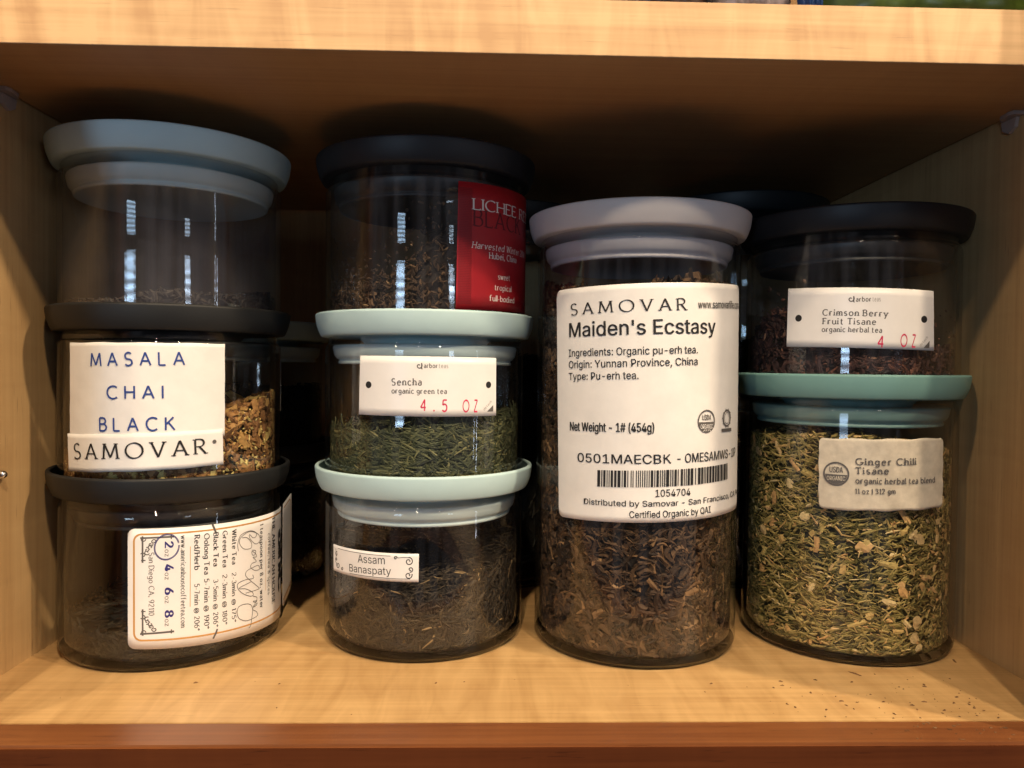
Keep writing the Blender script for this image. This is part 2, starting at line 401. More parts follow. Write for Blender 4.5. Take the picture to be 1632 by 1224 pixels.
class Label:
    """a sticker: outline corners and print, in (arc length mm, height mm) on the jar wall; az 0 faces the front"""
    def __init__(self, r=0.0503, flat_from=None, wrinkle=0.0):
        self.r = r; self.V = []; self.F = []; self.M = []; self.k = 0; self.flat = flat_from; self.wr = wrinkle
        self.mats = []
    def mi(self, m):
        if m not in self.mats: self.mats.append(m)
        return self.mats.index(m)
    def pos(self, u, v, lift):
        rr = self.r + lift
        if self.wr:
            rr += self.wr * 1e-3 * (math.sin(u * 0.42 + 0.3 * v) * math.sin(v * 0.37 + 1.3) + 0.6 * math.sin(u * 0.9 - v * 0.7) + 1.2)
        if self.flat is not None and u > self.flat:
            a = self.flat * 1e-3 / self.r; ex = (u - self.flat) * 1e-3
            return (rr * math.sin(a) + ex * math.cos(a), -rr * math.cos(a) + ex * math.sin(a), v * 1e-3)
        a = u * 1e-3 / self.r
        return (rr * math.sin(a), -rr * math.cos(a), v * 1e-3)
    def sheet(self, TL, TR, BR, BL, mat, rad=0.0, lift=0.0, th=0.00012, wav=0.0, rows=8):
        TL, TR, BR, BL = [np.array(c, float) for c in (TL, TR, BR, BL)]
        wdt = np.linalg.norm(TR - TL); hgt = np.linalg.norm(TL - BL)
        xs = sorted(set([0, 0.02 * rad, 0.1 * rad, .25 * rad, .5 * rad, .75 * rad, rad] + [wdt - q * rad for q in (0, 0.02, .1, .25, .5, .75, 1)] + list(np.linspace(rad, wdt - rad, max(4, int(wdt / 2))))))
        idx = {}; m = self.mi(mat)
        def P(x, t, side):
            d = min(x, wdt - x); tr = rad - math.sqrt(max(0, rad * rad - (rad - d) ** 2)) if (rad and d < rad) else 0
            y = tr + (hgt - 2 * tr) * t; s = x / wdt; q = y / hgt
            p = (BL * (1 - s) + BR * s) * (1 - q) + (TL * (1 - s) + TR * s) * q
            if wav: p = p + np.array((wav * math.sin(q * 17 + 3 * s), wav * math.sin(s * 23 + 2 * q))) * (1 if (s in (0, 1) or t in (0, 1)) else 0)
            return self.pos(p[0], p[1], lift + (th if side else 0))
        n = len(xs)
        for side in (0, 1):
            for i, x in enumerate(xs):
                for j in range(rows + 1):
                    idx[side, i, j] = len(self.V); self.V.append(P(x, j / rows, side))
        def f(*q): self.F.append(list(q)); self.M.append(m)
        for i in range(n - 1):
            for j in range(rows):
                f(idx[1, i, j], idx[1, i + 1, j], idx[1, i + 1, j + 1], idx[1, i, j + 1])
                f(idx[0, i, j + 1], idx[0, i + 1, j + 1], idx[0, i + 1, j], idx[0, i, j])
            f(idx[0, i, 0], idx[0, i + 1, 0], idx[1, i + 1, 0], idx[1, i, 0])
            f(idx[1, i, rows], idx[1, i + 1, rows], idx[0, i + 1, rows], idx[0, i, rows])
        for j in range(rows):
            f(idx[0, 0, j + 1], idx[0, 0, j], idx[1, 0, j], idx[1, 0, j + 1])
            f(idx[0, n - 1, j], idx[0, n - 1, j + 1], idx[1, n - 1, j + 1], idx[1, n - 1, j])
    def ink(self, polys, mat, lift=0.00016, ox=0, oy=0, sx=1, sy=1, ang=0.0):
        m = self.mi(mat); ca, sa = math.cos(ang), math.sin(ang)
        bm = bmesh.new()
        lifts = bm.verts.layers.float.new('l')
        for p in polys:
            self.k += 1
            vs = []
            for q in p:
                x, y = q[0] * sx, q[1] * sy
                v = bm.verts.new((ox + ca * x - sa * y, oy + sa * x + ca * y, 0)); v[lifts] = (self.k % 40) * 1.2e-6; vs.append(v)
            try: bm.faces.new(vs)
            except ValueError: pass
        if not bm.verts: bm.free(); return
        xs = [v.co.x for v in bm.verts]; x0, x1 = min(xs), max(xs); k = int((x1 - x0) / 2.0)
        for i in range(1, k + 1):
            bmesh.ops.bisect_plane(bm, geom=bm.verts[:] + bm.edges[:] + bm.faces[:], plane_co=(x0 + i * (x1 - x0) / (k + 1), 0, 0), plane_no=(1, 0, 0), dist=1e-6)
        if self.wr: lift += 0.00022
        base = len(self.V)
        bm.verts.index_update()
        for v in bm.verts: self.V.append(self.pos(v.co.x, v.co.y, lift + v[lifts]))
        for fc in bm.faces:
            ids = [base + v.index for v in fc.verts]
            if fc.normal.z < 0: ids.reverse()
            self.F.append(ids); self.M.append(m)
        bm.free()
    def fit(self, polys, u0, v0, u1, v1, cap, mat, capunit=1.0, lift=0.00016):
        """put a text line from (u0,v0) to (u1,v1) on its baseline with cap height cap"""
        xs = [q[0] for p in polys for q in p]; a, b = min(xs), max(xs)
        polys = [[np.array((q[0] - a, q[1])) for q in p] for p in polys]
        L = math.hypot(u1 - u0, v1 - v0)
        self.ink(polys, mat, lift, u0, v0, L / (b - a), cap / capunit, math.atan2(v1 - v0, u1 - u0))
    def sans(self, s, u0, v0, u1, v1, cap, mat, bold=0.0, lift=0.00016): self.fit(sans_text(s, bold), u0, v0, u1, v1, cap, mat, CAPH, lift)
    def text(self, s, u0, v0, u1, v1, cap, mat, lift=0.00016, **kw): self.fit(stroke_text(s, **kw), u0, v0, u1, v1, cap, mat, 1.0, lift)
    def build(self, name, parent, label=None):
        o = mesh_obj(name, self.V, self.F, self.mats, parent, True, self.M)
        if label: o['label'] = label
        return o

def spline(pts, n=6):
    P = [np.array(p, float) for p in pts]; P = [2 * P[0] - P[1]] + P + [2 * P[-1] - P[-2]]; out = []
    for i in range(1, len(P) - 2):
        for k in range(n):
            t = k / n; a, b, c, d = P[i - 1:i + 3]
            out.append(0.5 * (2 * b + (c - a) * t + (2 * a - 5 * b + 4 * c - d) * t * t + (3 * b - a - 3 * c + d) * t ** 3))
    out.append(P[-2]); return out

# ------------------------------------------------------------------ jars
LID = {
 'blue': pmat('lid_pale_blue', (0.47, 0.64, 0.68), 0.5, 0.4, 0.05, 900, 0.04), 'char': pmat('lid_charcoal', (0.012, 0.0125, 0.013), 0.55, 0.4, 0.05, 900, 0.1),
 'black': pmat('lid_black', (0.012, 0.012, 0.014), 0.5, 0.4, 0.05, 900, 0.1), 'mint': pmat('lid_mint', (0.47, 0.635, 0.65), 0.5, 0.4, 0.05, 900, 0.04),
 'lilac': pmat('lid_lilac_grey', (0.64, 0.60, 0.585), 0.5, 0.4, 0.05, 900, 0.04), 'teal': pmat('lid_teal', (0.17, 0.33, 0.31), 0.5, 0.4, 0.05, 900, 0.05),
 'grey': pmat('lid_grey', (0.36, 0.37, 0.37), 0.5, 0.4), 'navy': pmat('lid_dark_blue', (0.006, 0.010, 0.013), 0.5, 0.4)}
SEAL = {
 'blue': pmat('seal_pale', (0.60, 0.67, 0.65), 0.45, 0.4), 'char': pmat('seal_charcoal', (0.013, 0.0135, 0.014), 0.45, 0.4),
 'black': pmat('seal_black', (0.018, 0.018, 0.02), 0.45), 'mint': pmat('seal_mint', (0.58, 0.69, 0.70), 0.45, 0.4),
 'lilac': pmat('seal_lilac', (0.58, 0.53, 0.55), 0.45, 0.4), 'teal': pmat('seal_teal', (0.20, 0.33, 0.31), 0.45, 0.4),
 'grey': pmat('seal_grey', (0.36, 0.37, 0.37), 0.5), 'navy': pmat('seal_dark_blue', (0.02, 0.045, 0.06), 0.5)}

def make_jar(loc, H, kind, label, group=None, dusty=False, rot=0.0, body=None):
    """H: outside height from the foot to the lid's top rim"""
    j = empty('glass_jar', loc); j.rotation_euler.z = rot
    tag(j, label, 'jar', group)
    top = H - 0.0115                                   # where glass and lid meet
    ro, ri = 0.05, 0.0476
    prof = [(0, 0.0016), (0.034, 0.0016), (0.040, 0.0004), (0.0440, 0.0)] + arc_pts(ro - 0.005, 0.005, 0.005, -80, 0, 6) + [(ro, top * 0.5), (ro, top - 0.0070)] \
        + [(ro - 0.0014 + 0.0014 * math.cos(R(a)), top - 0.0070 + 0.0030 * math.sin(R(a))) for a in range(10, 81, 10)] + [(ro - 0.0015, top - 0.0034), (ro - 0.0015, top - 0.0006), (ri + 0.0005, top - 0.0001), (ri, top - 0.0006), (ri, top * 0.5)] \
        + [(ri - 0.004 + 0.004 * math.cos(R(a)), 0.0078 - 0.0042 * math.sin(R(a))) for a in (0, 20, 40, 60, 80)] + [(0.038, 0.0034), (0, 0.0034)]
    gb = lathe('glass_body', prof, body or (GLASS_DUSTY if dusty else GLASS), j, 128)
    gb.data.materials.append(GLASS_BASE)
    for p_ in gb.data.polygons:
        if max(gb.data.vertices[i].co.z for i in p_.vertices) < 0.0037: p_.material_index = 1
    # lid: flared rim with a recess on top for the next jar, shallow plug underneath
    b = H - 0.0115
    lid = lathe('lid', [(0, H - 0.0095), (0.0518, H - 0.0095), (0.0524, H - 0.0088), (0.0528, H - 0.0012)] + arc_pts(0.0534, H - 0.0010, 0.0009, 170, 90, 4) + arc_pts(0.0537, H - 0.0012, 0.0011, 80, -10, 5) +
          [(0.0546, H - 0.0032), (0.0541, H - 0.0062), (0.0531, H - 0.0090), (0.0524, b + 0.0010), (0.0520, b + 0.0004), (0.0513, b + 0.0001), (0.0340, b + 0.0001), (0.0325, b - 0.0010), (0.0300, b - 0.0040), (0.0300, b - 0.0060), (0.0, b - 0.0060)], LID[kind], j, 128)
    s = H
    lathe('seal', [(0.0301, s - 0.0158), (0.0435, s - 0.0153)] + arc_pts(0.0452, s - 0.0166, 0.0011, 80, -10, 4) + [(0.0455, s - 0.0205), (0.0440, s - 0.0222), (0.0431, s - 0.0226), (0.0432, s - 0.0232), (0.0437, s - 0.0236), (0.0434, s - 0.0246), (0.0420, s - 0.0248), (0.0398, s - 0.0236), (0.0, s - 0.0232), (0, s - 0.0180)],
          SEAL[kind], lid, 128)
    return j

# ------------------------------------------------------------------ tea
def tea_mat(name, ramp, rough=0.7):
    m = bpy.data.materials.new(name); m.use_nodes = True; t = m.node_tree; b = t.nodes['Principled BSDF']
    b.inputs['Roughness'].default_value = rough; b.inputs['Specular IOR Level'].default_value = 0.3
    a = nd(t, 'ShaderNodeAttribute'); a.attribute_name = 'tint'
    r = nd(t, 'ShaderNodeValToRGB'); r.color_ramp.interpolation = 'LINEAR'
    els = r.color_ramp.elements
    while len(els) < len(ramp): els.new(0.5)
    for e_, (p, c) in zip(els, ramp): e_.position = p; e_.color = (*c, 1)
    tcn = nd(t, 'ShaderNodeTexCoord'); n = nd(t, 'ShaderNodeTexNoise', Scale=700.0, Detail=3.0); t.links.new(tcn.outputs['Object'], n.inputs['Vector'])
    hs = nd(t, 'ShaderNodeHueSaturation'); mr = nd(t, 'ShaderNodeMapRange'); mr.inputs['To Min'].default_value = 0.55; mr.inputs['To Max'].default_value = 1.45
    t.links.new(n.outputs['Fac'], mr.inputs['Value']); t.links.new(mr.outputs['Result'], hs.inputs['Value'])
    t.links.new(a.outputs['Fac'], r.inputs['Fac']); t.links.new(r.outputs['Color'], hs.inputs['Color']); t.links.new(hs.outputs['Color'], b.inputs['Base Color'])
    return m

def tea(name, jar_loc, label, level, groups, mat, core=0.02, floor=0.0038, rin=0.0474, extra=None):
    """level(az, r01) -> height of the fill; groups: list of dict(n, L, W, tint, curl, th) ; a lumpy core with loose leaves on it"""
    V = []; F = []; T = []
    NA, NR = 72, 12
    # core body: side wall and lumpy top
    rc = rin - 0.0022
    def lv(a, q): return max(floor + 0.0006, level(a, q))
    base = 0
    prof_z = 10
    idx = {}
    for k in range(NA):
        a = 2 * math.pi * k / NA
        for j in range(prof_z + 1):
            z = floor + 0.0008 + (lv(a, 1.0) - floor - 0.0014) * j / prof_z
            rr = rc if z > 0.008 else rc - (0.008 - z) * 0.55
            rr += rng.normal(0, 0.0004)
            idx[k, j] = len(V); V.append((rr * math.sin(a), -rr * math.cos(a), z)); T.append(core)
        for i in range(1, NR):
            q = 1 - i / NR
            idx[k, prof_z + i] = len(V); V.append((rc * q * math.sin(a), -rc * q * math.cos(a), lv(a, q) - 0.0008 + rng.normal(0, 0.0005))); T.append(core)
    ctr = len(V); V.append((0, 0, lv(0, 0) - 0.0008)); T.append(core)
    for k in range(NA):
        k2 = (k + 1) % NA
        for j in range(prof_z + NR - 1):
            F.append((idx[k, j], idx[k2, j], idx[k2, j + 1], idx[k, j + 1]))
        F.append((idx[k, prof_z + NR - 1], idx[k2, prof_z + NR - 1], ctr))
    for g in groups:
        n = g['n']
        amax = 0.0
        for q in range(n):
            L = g['L'] * math.exp(rng.normal(0, 0.35)); W = g['W'] * math.exp(rng.normal(0, 0.3)); L = min(L, g['L'] * 2.0)
            a = rng.uniform(-math.pi, math.pi)
            if rng.random() < 0.45: a = rng.uniform(-1.9, 1.9)
            on_top = rng.random() < g.get('top', 0.18)
            stray = (not on_top) and g.get('stray', 0) and rng.random() < g['stray']
            if on_top:
                rr = (rin - 0.002) * math.sqrt(rng.random()); z = lv(a, rr / rin) + rng.uniform(-0.0006, 0.0012)
            else:
                top = lv(a, 1.0)
                z = floor + rng.random() * (top - floor); rr = rin - 0.0002 - (0.0002 if g.get('near') else abs(rng.normal(0, 0.0013)) + W * 0.15)
                if stray: z = top + abs(rng.normal(0, 0.012)); z = min(z, floor + g.get('zmax', 0.05)); rr = rin - 0.0003
                if z < 0.0075: rr -= (0.0075 - z) * 0.4
            er = np.array((math.sin(a), -math.cos(a), 0)); et = np.array((math.cos(a), math.sin(a), 0)); ez = np.array((0, 0, 1.0))
            if on_top:
                N_, A_, B_ = ez, er, et
            else:
                N_, A_, B_ = er, et, ez
            ph = rng.normal(0, g.get('spread', 0.9)) if not on_top else rng.uniform(0, math.pi)
            d = math.cos(ph) * A_ + math.sin(ph) * B_; s = -math.sin(ph) * A_ + math.cos(ph) * B_
            tilt = rng.normal(0, 0.18); d = d * math.cos(tilt) - N_ * abs(math.sin(tilt)) * (1 if not on_top else -1)
            c = np.array((rr * math.sin(a), -rr * math.cos(a), z))
            curl = rng.normal(0, g.get('curl', 0.5)); tw = rng.normal(0, 0.5)
            seg = g.get('seg', 3); th = g.get('th', 0.3) * W
            b0 = len(V)
            tint = float(np.clip(rng.normal(g['tint'], g.get('dt', 0.1)), 0, 1))
            for i in range(seg + 1):
                t = i / seg - 0.5
                wv = W * (0.35 + 0.65 * math.cos(t * math.pi * 0.92)) * 0.5 if not g.get('blunt') else W * 0.5 * (0.75 + 0.25 * rng.random())
                off = curl * L * (t * t - 0.12)
                pc = c + d * (t * L) + s * off - N_ * (abs(t) * L) ** 2 * 12.0
                sn = s * math.cos(tw * t * 2) + N_ * math.sin(tw * t * 2)
                V.append(pc + sn * wv); V.append(pc + N_ * th); V.append(pc - sn * wv); T += [tint, tint, tint]
            for i in range(seg):
                p = b0 + 3 * i
                F.append((p, p + 3, p + 4, p + 1)); F.append((p + 1, p + 4, p + 5, p + 2))
    # keep everything inside the glass
    A = np.array([tuple(v) for v in V]); rad = np.hypot(A[:, 0], A[:, 1]); lim = np.where(A[:, 2] < 0.0078, rin - (0.0078 - np.clip(A[:, 2], 0.0038, 1)) ** 2 * 170, rin)
    k = np.minimum(1, lim / np.maximum(rad, 1e-9)); A[:, 0] *= k; A[:, 1] *= k; A[:, 2] = np.maximum(A[:, 2], 0.0038)
    o = mesh_obj(name, A.tolist(), F, mat, None, False)
    at = o.data.attributes.new('tint', 'FLOAT', 'POINT'); at.data.foreach_set('value', T)
    o.location = jar_loc
    tag(o, label, 'tea', None, 'stuff')
    return o

C1 = (-0.1560, 0.3773); C2 = (-0.0333, 0.3874); C3 = (0.0733, 0.3798); C4 = (0.1826, 0.3822)

# ------------------------------------------------------------------ paper and inks
PAPER = pmat('paper_white', (0.79, 0.76, 0.73), 0.5, 0.4, 0.35, 110, 0.09, 55)
PAPER_GLOSS = pmat('paper_coated', (0.79, 0.76, 0.74), 0.35, 0.4, 0.12, 120, 0.06, 60)
PAPER_AGED = pmat('paper_aged', (0.62, 0.55, 0.44), 0.7, 0.3, 0.5, 200, 0.22, 150)
PAPER_RED = pmat('paper_red', (0.40, 0.012, 0.018), 0.45, 0.4, 0.15, 900, 0.06, 200)
PAPER_GREY = pmat('paper_back', (0.34, 0.33, 0.32), 0.7, 0.3, 0.1, 300, 0.1, 90)
INK = pmat('ink_black', (0.018, 0.017, 0.018), 0.6, 0.3)
INK_GREY = pmat('ink_grey', (0.11, 0.10, 0.095), 0.6, 0.3)
INK_PALE = pmat('ink_pale_grey', (0.42, 0.39, 0.37), 0.6, 0.3)
INK_BLUE = pmat('ink_blue', (0.028, 0.06, 0.25), 0.6, 0.3)
INK_NAVY = pmat('ink_navy', (0.035, 0.03, 0.17), 0.6, 0.3)
INK_RED = pmat('ink_red_stamp', (0.60, 0.035, 0.10), 0.6, 0.3, 0, 0, 0.35, 700)
INK_OCHRE = pmat('ink_ochre', (0.52, 0.27, 0.08), 0.6, 0.3)
INK_WHITE = pmat('ink_white', (0.78, 0.70, 0.66), 0.6, 0.3)
INK_DARKRED = pmat('ink_dark_red', (0.13, 0.012, 0.018), 0.6, 0.3)

TRAJ = dict(thick=0.13, thin=0.055, serif=0.14, spacing=0.5, pen=20)
GEO = dict(thick=0.135, thin=0.135, spacing=0.62)
SLAB = dict(thick=0.185, thin=0.125, serif=0.15, spacing=0.38, pen=0, wordsp=0.4)
SLABL = dict(thick=0.19, thin=0.13, serif=0.15, spacing=0.34, pen=0, wordsp=0.4)
ROMAN = dict(thick=0.21, thin=0.09, serif=0.14, spacing=0.30, pen=15)
ROMANL = dict(thick=0.16, thin=0.08, serif=0.13, spacing=0.28, pen=15)
STAMP = dict(thick=0.14, thin=0.14, spacing=0.6)

# --- left stack, top jar
j = make_jar((*C1, 0.1497), 0.0873, 'blue', 'nearly empty glass jar with a pale blue lid, topmost of the left stack', body=GLASS_SHEEN)
tea('loose_tea', j.location, 'thin layer of dark tea crumbs in the nearly empty jar under the pale blue lid',
    lambda a, q: 0.0145 + 0.004 * math.sin(a - 0.2) * q + 0.0015 * math.sin(5 * a) * q,
    [dict(n=1800, L=0.0038, W=0.0017, tint=0.3, dt=0.15, top=0.5, spread=1.5, curl=0.6)],
    tea_mat('tea_black', [(0, (0.012, 0.010, 0.010)), (0.5, (0.045, 0.036, 0.030)), (1, (0.12, 0.09, 0.06))]))

# --- left stack, middle jar
j = make_jar((*C1, 0.0745), 0.0860, 'char', 'charcoal lidded glass jar of brown spice chips with blue capitals on its label')
L = Label(wrinkle=0.035)
L.sheet((-29.2, 68.8), (40.8, 69.2), (40.8, 28.0), (-29.6, 26.8), PAPER, 0.3, wav=0.12, rows=24)
zo = -74.5
L.text('MASALA', -15.94, 133.19 + zo, 23.87, 134.18 + zo, 5.54, INK_BLUE, **GEO)
L.text('CHAI', -8.07, 119.35 + zo, 15.45, 119.71 + zo, 5.40, INK_BLUE, **GEO)
L.text('BLACK', -11.58, 105.55 + zo, 20.02, 105.95 + zo, 5.56, INK_BLUE, **GEO)
L.build('paper_label', j, 'white paper label with widely spaced blue capitals')
L = Label(r=0.0508, wrinkle=0.035)
L.sheet((-30.8, 29.0), (40.0, 31.2), (40.4, 15.2), (-29.9, 12.6), PAPER, 0.3, wav=0.12)
L.text('SAMOVAR', -25.55, 92.95 + zo, 33.50, 95.17 + zo, 6.54, INK, **TRAJ)
L.ink([disc(36.2, 25.7, 0.85, 16)], INK_GREY)
L.build('paper_strip', j, 'white paper strip with black serif capitals stuck under the label')
L = Label(r=0.0501)
L.sheet((95, 66), (116, 66), (116, 36), (95, 36), PAPER_GREY, 1.0)
for k in range(5): L.ink([rect(97 + 3.2 * k, 40, 98.2 + 3.2 * k, 62)], INK_GREY, -0.0001)
L.build('back_label', j, 'greyish label on the back of the jar, seen through the glass')
SPICE = tea_mat('tea_spice', [(0, (0.025, 0.014, 0.007)), (0.35, (0.19, 0.085, 0.032)), (0.6, (0.40, 0.20, 0.07)), (0.85, (0.60, 0.38, 0.12)), (1, (0.72, 0.58, 0.22))])
tea('loose_tea', j.location, 'brown and gold spiced tea chips in the jar with the blue lettered label',
    lambda a, q: 0.030 + 0.014 * math.sin(a - 0.35) * q + 0.002 * math.sin(4 * a + 1) * q,
    [dict(n=1500, L=0.0055, W=0.0036, tint=0.45, dt=0.18, spread=1.5, th=0.35, curl=0.3, top=0.2), dict(n=2600, L=0.0018, W=0.0013, tint=0.7, dt=0.28, spread=1.5, th=0.5),
     dict(n=40, L=0.011, W=0.0042, tint=0.95, dt=0.05, spread=1.2, curl=0.3, top=0.15)], SPICE)

# --- left stack, bottom jar
j = make_jar((*C1, 0.0), 0.0855, 'char', 'charcoal lidded glass jar of dark leaf with a sideways printed brewing label')
L = Label()
L.sheet((0.9, 63.6), (92.5, 62.2), (92.5, 6.9), (0.9, 11.6), PAPER_GLOSS, 3.0, rows=10)
bl, br, bt, bb = 3.5, 110.0, 63.0 - 2.2, 15.6
def frame_pts(rad):
    pts = []
    L0, R0, T0, B0 = bl, br, 61.2, 15.4
    def slope(u, top): return (-0.012 * u if top else -0.042 * u)
    for cx, cz, a0 in ((R0 - rad, T0 - rad, 90), (R0 - rad, B0 + rad, 0), (L0 + rad, B0 + rad, -90), (L0 + rad, T0 - rad, -180)):
        for i in range(6):
            a = a0 - 18 * i; u = cx + rad * math.cos(R(a)); z = cz + rad * math.sin(R(a))
            pts.append((u, z + slope(u, cz > 40)))
    out = []
    for i in range(len(pts)):
        p = np.array(pts[i]); q = np.array(pts[(i + 1) % len(pts)]); n = max(1, int(np.hypot(*(q - p)) / 3))
        out += [p + (q - p) * k / n for k in range(n)]
    out.append(out[0]); return out
L.ink(ribbon([q for q in frame_pts(3.0) if q[0] < 91.0], 0.75), INK_OCHRE)
def down(s, u, z0, z1, cap, mat, st, **kw): L.text(s, u, z0, u, z1, cap, mat, **{**st, **kw})
def down_at(s, u, z0, size, mat, st):
    P = stroke_text(s, **st); x1 = max(q[0] for p in P for q in p); L.text(s, u, z0, u, z0 - x1 * size, size, mat, **st)
for u, nm, tm in ((44.5, 'White Tea', '2-3min @ 175°'), (40.0, 'Green Tea', '2-3min @ 180°'), (35.8, 'Black Tea', '3-5min @ 206°'), (31.8, 'Oolong Tea', '5-7min @ 190°'), (27.7, 'Red/Herb', '5-7min @ 206°')):
    z0 = 59.5; ln = {'White Tea': 16.2, 'Green Tea': 16.6, 'Black Tea': 15.4, 'Oolong Tea': 18.4, 'Red/Herb': 15.8}[nm]
    down(nm, u, z0, z0 - ln, 2.15, INK, ROMAN)
    zt = 39.6 if nm in ('White Tea', 'Green Tea') else 38.2
    if nm in ('Oolong Tea',): zt = 39.2
    if nm == 'Red/Herb': zt = 37.6
    down(tm, u, zt, 16.7, 2.05, INK, ROMANL)
down('www.americanhousecoffeetea.com', 22.2, 59.8, 19.0, 2.0, INK, ROMANL)
down('San Diego CA, 92110', 9.5, 53.1, 25.7, 2.1, INK_GREY, ROMANL)
for s, z0, z1 in (('2', 57.6, 54.6), ('4', 47.7, 44.5), ('6', 37.5, 34.2), ('8', 27.6, 24.2)):
    L.sans(s, 15.8, z0, 15.8, z1, 3.4, INK_NAVY, 0.035)
    L.sans('oz', 15.8, z1 - 0.5, 15.8, z1 - 3.6, 1.9, INK_GREY)
down('1 teaspoon per 8 oz. water', 61.2, 58.9, 18.6, 2.3, INK, ROMAN)
down('coffee, tea & spices', 67.6, 53.1, 23.2, 2.2, INK_GREY, ROMANL)
down('THE AMERICAN HOUSE', 72.0, 60.3, 17.3, 3.3, INK, ROMAN)
L.sans('ahc', 80.5, 52.0, 80.5, 20.0, 12.0, INK, 0.05)
L.ink(ribbon([(26.0, 54.5), (25.9, 27.9)], 0.25), INK_OCHRE)
L.ink(ribbon([(65.8, 50), (65.7, 26)], 0.25), INK_OCHRE)
hand = [[(47.7, 48.9), (47.4, 52.3), (49.0, 56.0), (54.0, 57.1), (57.9, 55.7), (58.3, 53.9), (56.3, 53.4), (54.0, 55.4), (54.4, 53.3), (57.9, 50.2), (61.0, 51.3), (59.6, 54.5), (54.0, 56.8), (49.0, 54.9), (48.4, 52.2), (50.7, 49.4), (54.8, 48.9), (55.1, 51.4), (52.5, 54.2), (49.7, 54.7)],
 [(55.5, 47.8), (57.9, 47.0), (57.5, 45.3), (55.9, 45.4), (55.5, 47.2), (58.0, 45.5), (58.4, 44.0), (56.3, 44.2), (58.4, 41.9), (55.5, 41.5), (54.8, 39.9), (57.2, 37.9), (60.6, 37.6), (59.7, 39.6), (56.3, 39.5), (52.5, 38.7), (51.8, 36.6), (54.8, 33.5), (59.7, 29.3), (60.2, 28.3), (57.2, 28.3), (51.8, 28.5)],
 [(56.0, 36.1), (56.4, 34.3), (51.8, 34.8), (47.7, 34.1), (47.4, 31.9), (49.7, 29.1), (54.1, 26.5), (56.4, 26.4), (55.6, 28.1), (51.8, 30.5), (48.4, 31.4), (49.1, 32.1), (54.8, 33.0)],
 [(56.4, 25.9), (58.9, 24.6), (58.4, 23.2), (56.4, 23.5), (57.6, 22.6), (58.9, 23.1), (56.4, 20.9), (58.5, 20.9), (58.9, 21.9), (56.0, 19.9), (58.5, 18.0), (59.3, 16.0), (56.4, 15.4), (51.9, 15.6), (48.1, 17.8), (47.1, 21.2), (48.4, 23.4), (52.6, 23.3), (55.2, 21.8), (56.0, 19.3), (55.5, 16.0), (54.9, 12.7), (53.7, 11.6)]]
for st in hand: L.ink(ribbon(spline(st), 0.28), INK_GREY, 0.00022)
for rr in (1.0, 0.93):                                             # the pen ring round the 2
    pts = [(16.6 + 5.0 * rr * math.cos(t) * 0.98 + 0.9 * math.sin(t), 55.2 + 5.6 * rr * math.sin(t) - 0.8 * math.cos(t)) for t in np.linspace(0.4, 6.5, 40)]
    L.ink(ribbon(pts, 0.25), INK_NAVY, 0.00022)
L.ink(ribbon([(35.3, 63.2), (36.0, 61.4), (36.9, 59.1)], 0.9), INK_GREY, 0.00022)
L.ink(ribbon([(37.5, 15.7), (36.8, 13.8), (35.6, 11.7)], 0.8), INK_GREY, 0.00022)
def scroll(cx, cz, sx, sz):                                        # corner filigree
    for q in range(7):
        t = np.linspace(0, 5.2 + 0.4 * q, 22); a0 = q * 0.9
        px = cx + sx * (1.2 + (q % 4) * 1.5 + 1.1 * (1 - t / 8) * np.cos(t + a0)); pz = cz + sz * (1.3 + (q * 5 % 7) * 1.15 + 1.1 * (1 - t / 8) * np.sin(t + a0))
        L.ink(ribbon(list(zip(px, pz)), 0.42), INK_GREY)
    L.ink(ribbon([(cx + sx * 1.0, cz), (cx + sx * 1.0, cz + sz * 11.5)], 0.7), INK_GREY)
    L.ink(ribbon([(cx + sx * 0.4, cz + sz * 10.5), (cx + sx * 2.2, cz + sz * 10.5)], 0.5), INK_GREY)
    L.ink(ribbon([(cx, cz + sz * 0.8), (cx + sx * 13.5, cz + sz * 0.8)], 0.8), INK_GREY)
    L.ink(ribbon([(cx + sx * 12.4, cz), (cx + sx * 12.4, cz + sz * 1.8)], 0.5), INK_GREY)
FL = Label(r=0.0506, flat_from=85.0)
FL.sheet((93.0, 62.6), (122.5, 64.2), (122.5, 11.0), (93.0, 9.0), PAPER_GLOSS, 3.0, rows=10)
FL.ink(ribbon([(95, 60.4), (116, 61.4), (118.4, 59.8), (118.6, 58), (118.6, 18), (118.2, 15.8), (116, 14.2), (95, 12.6)], 0.75), INK_OCHRE)
FL.build('label_flap', j, 'loose rounded end of the printed label standing off the glass')
scroll(6.0, 60.3, 1, -1); scroll(6.0, 17.2, 1, 1)
L.build('paper_label', j, 'white label printed sideways with an ochre border and handwriting')
DARKLEAF = tea_mat('tea_dark_leaf', [(0, (0.007, 0.006, 0.004)), (0.5, (0.028, 0.023, 0.014)), (0.85, (0.075, 0.062, 0.035)), (1, (0.26, 0.20, 0.10))])
tea('loose_tea', j.location, 'near black leaf tea in the bottom left jar behind the sideways label',
    lambda a, q: 0.021 + 0.006 * math.sin(a - 0.6) * q + 0.0015 * math.sin(5 * a) * q,
    [dict(n=2600, L=0.0065, W=0.0013, tint=0.34, dt=0.16, spread=1.0, curl=0.8)], DARKLEAF)

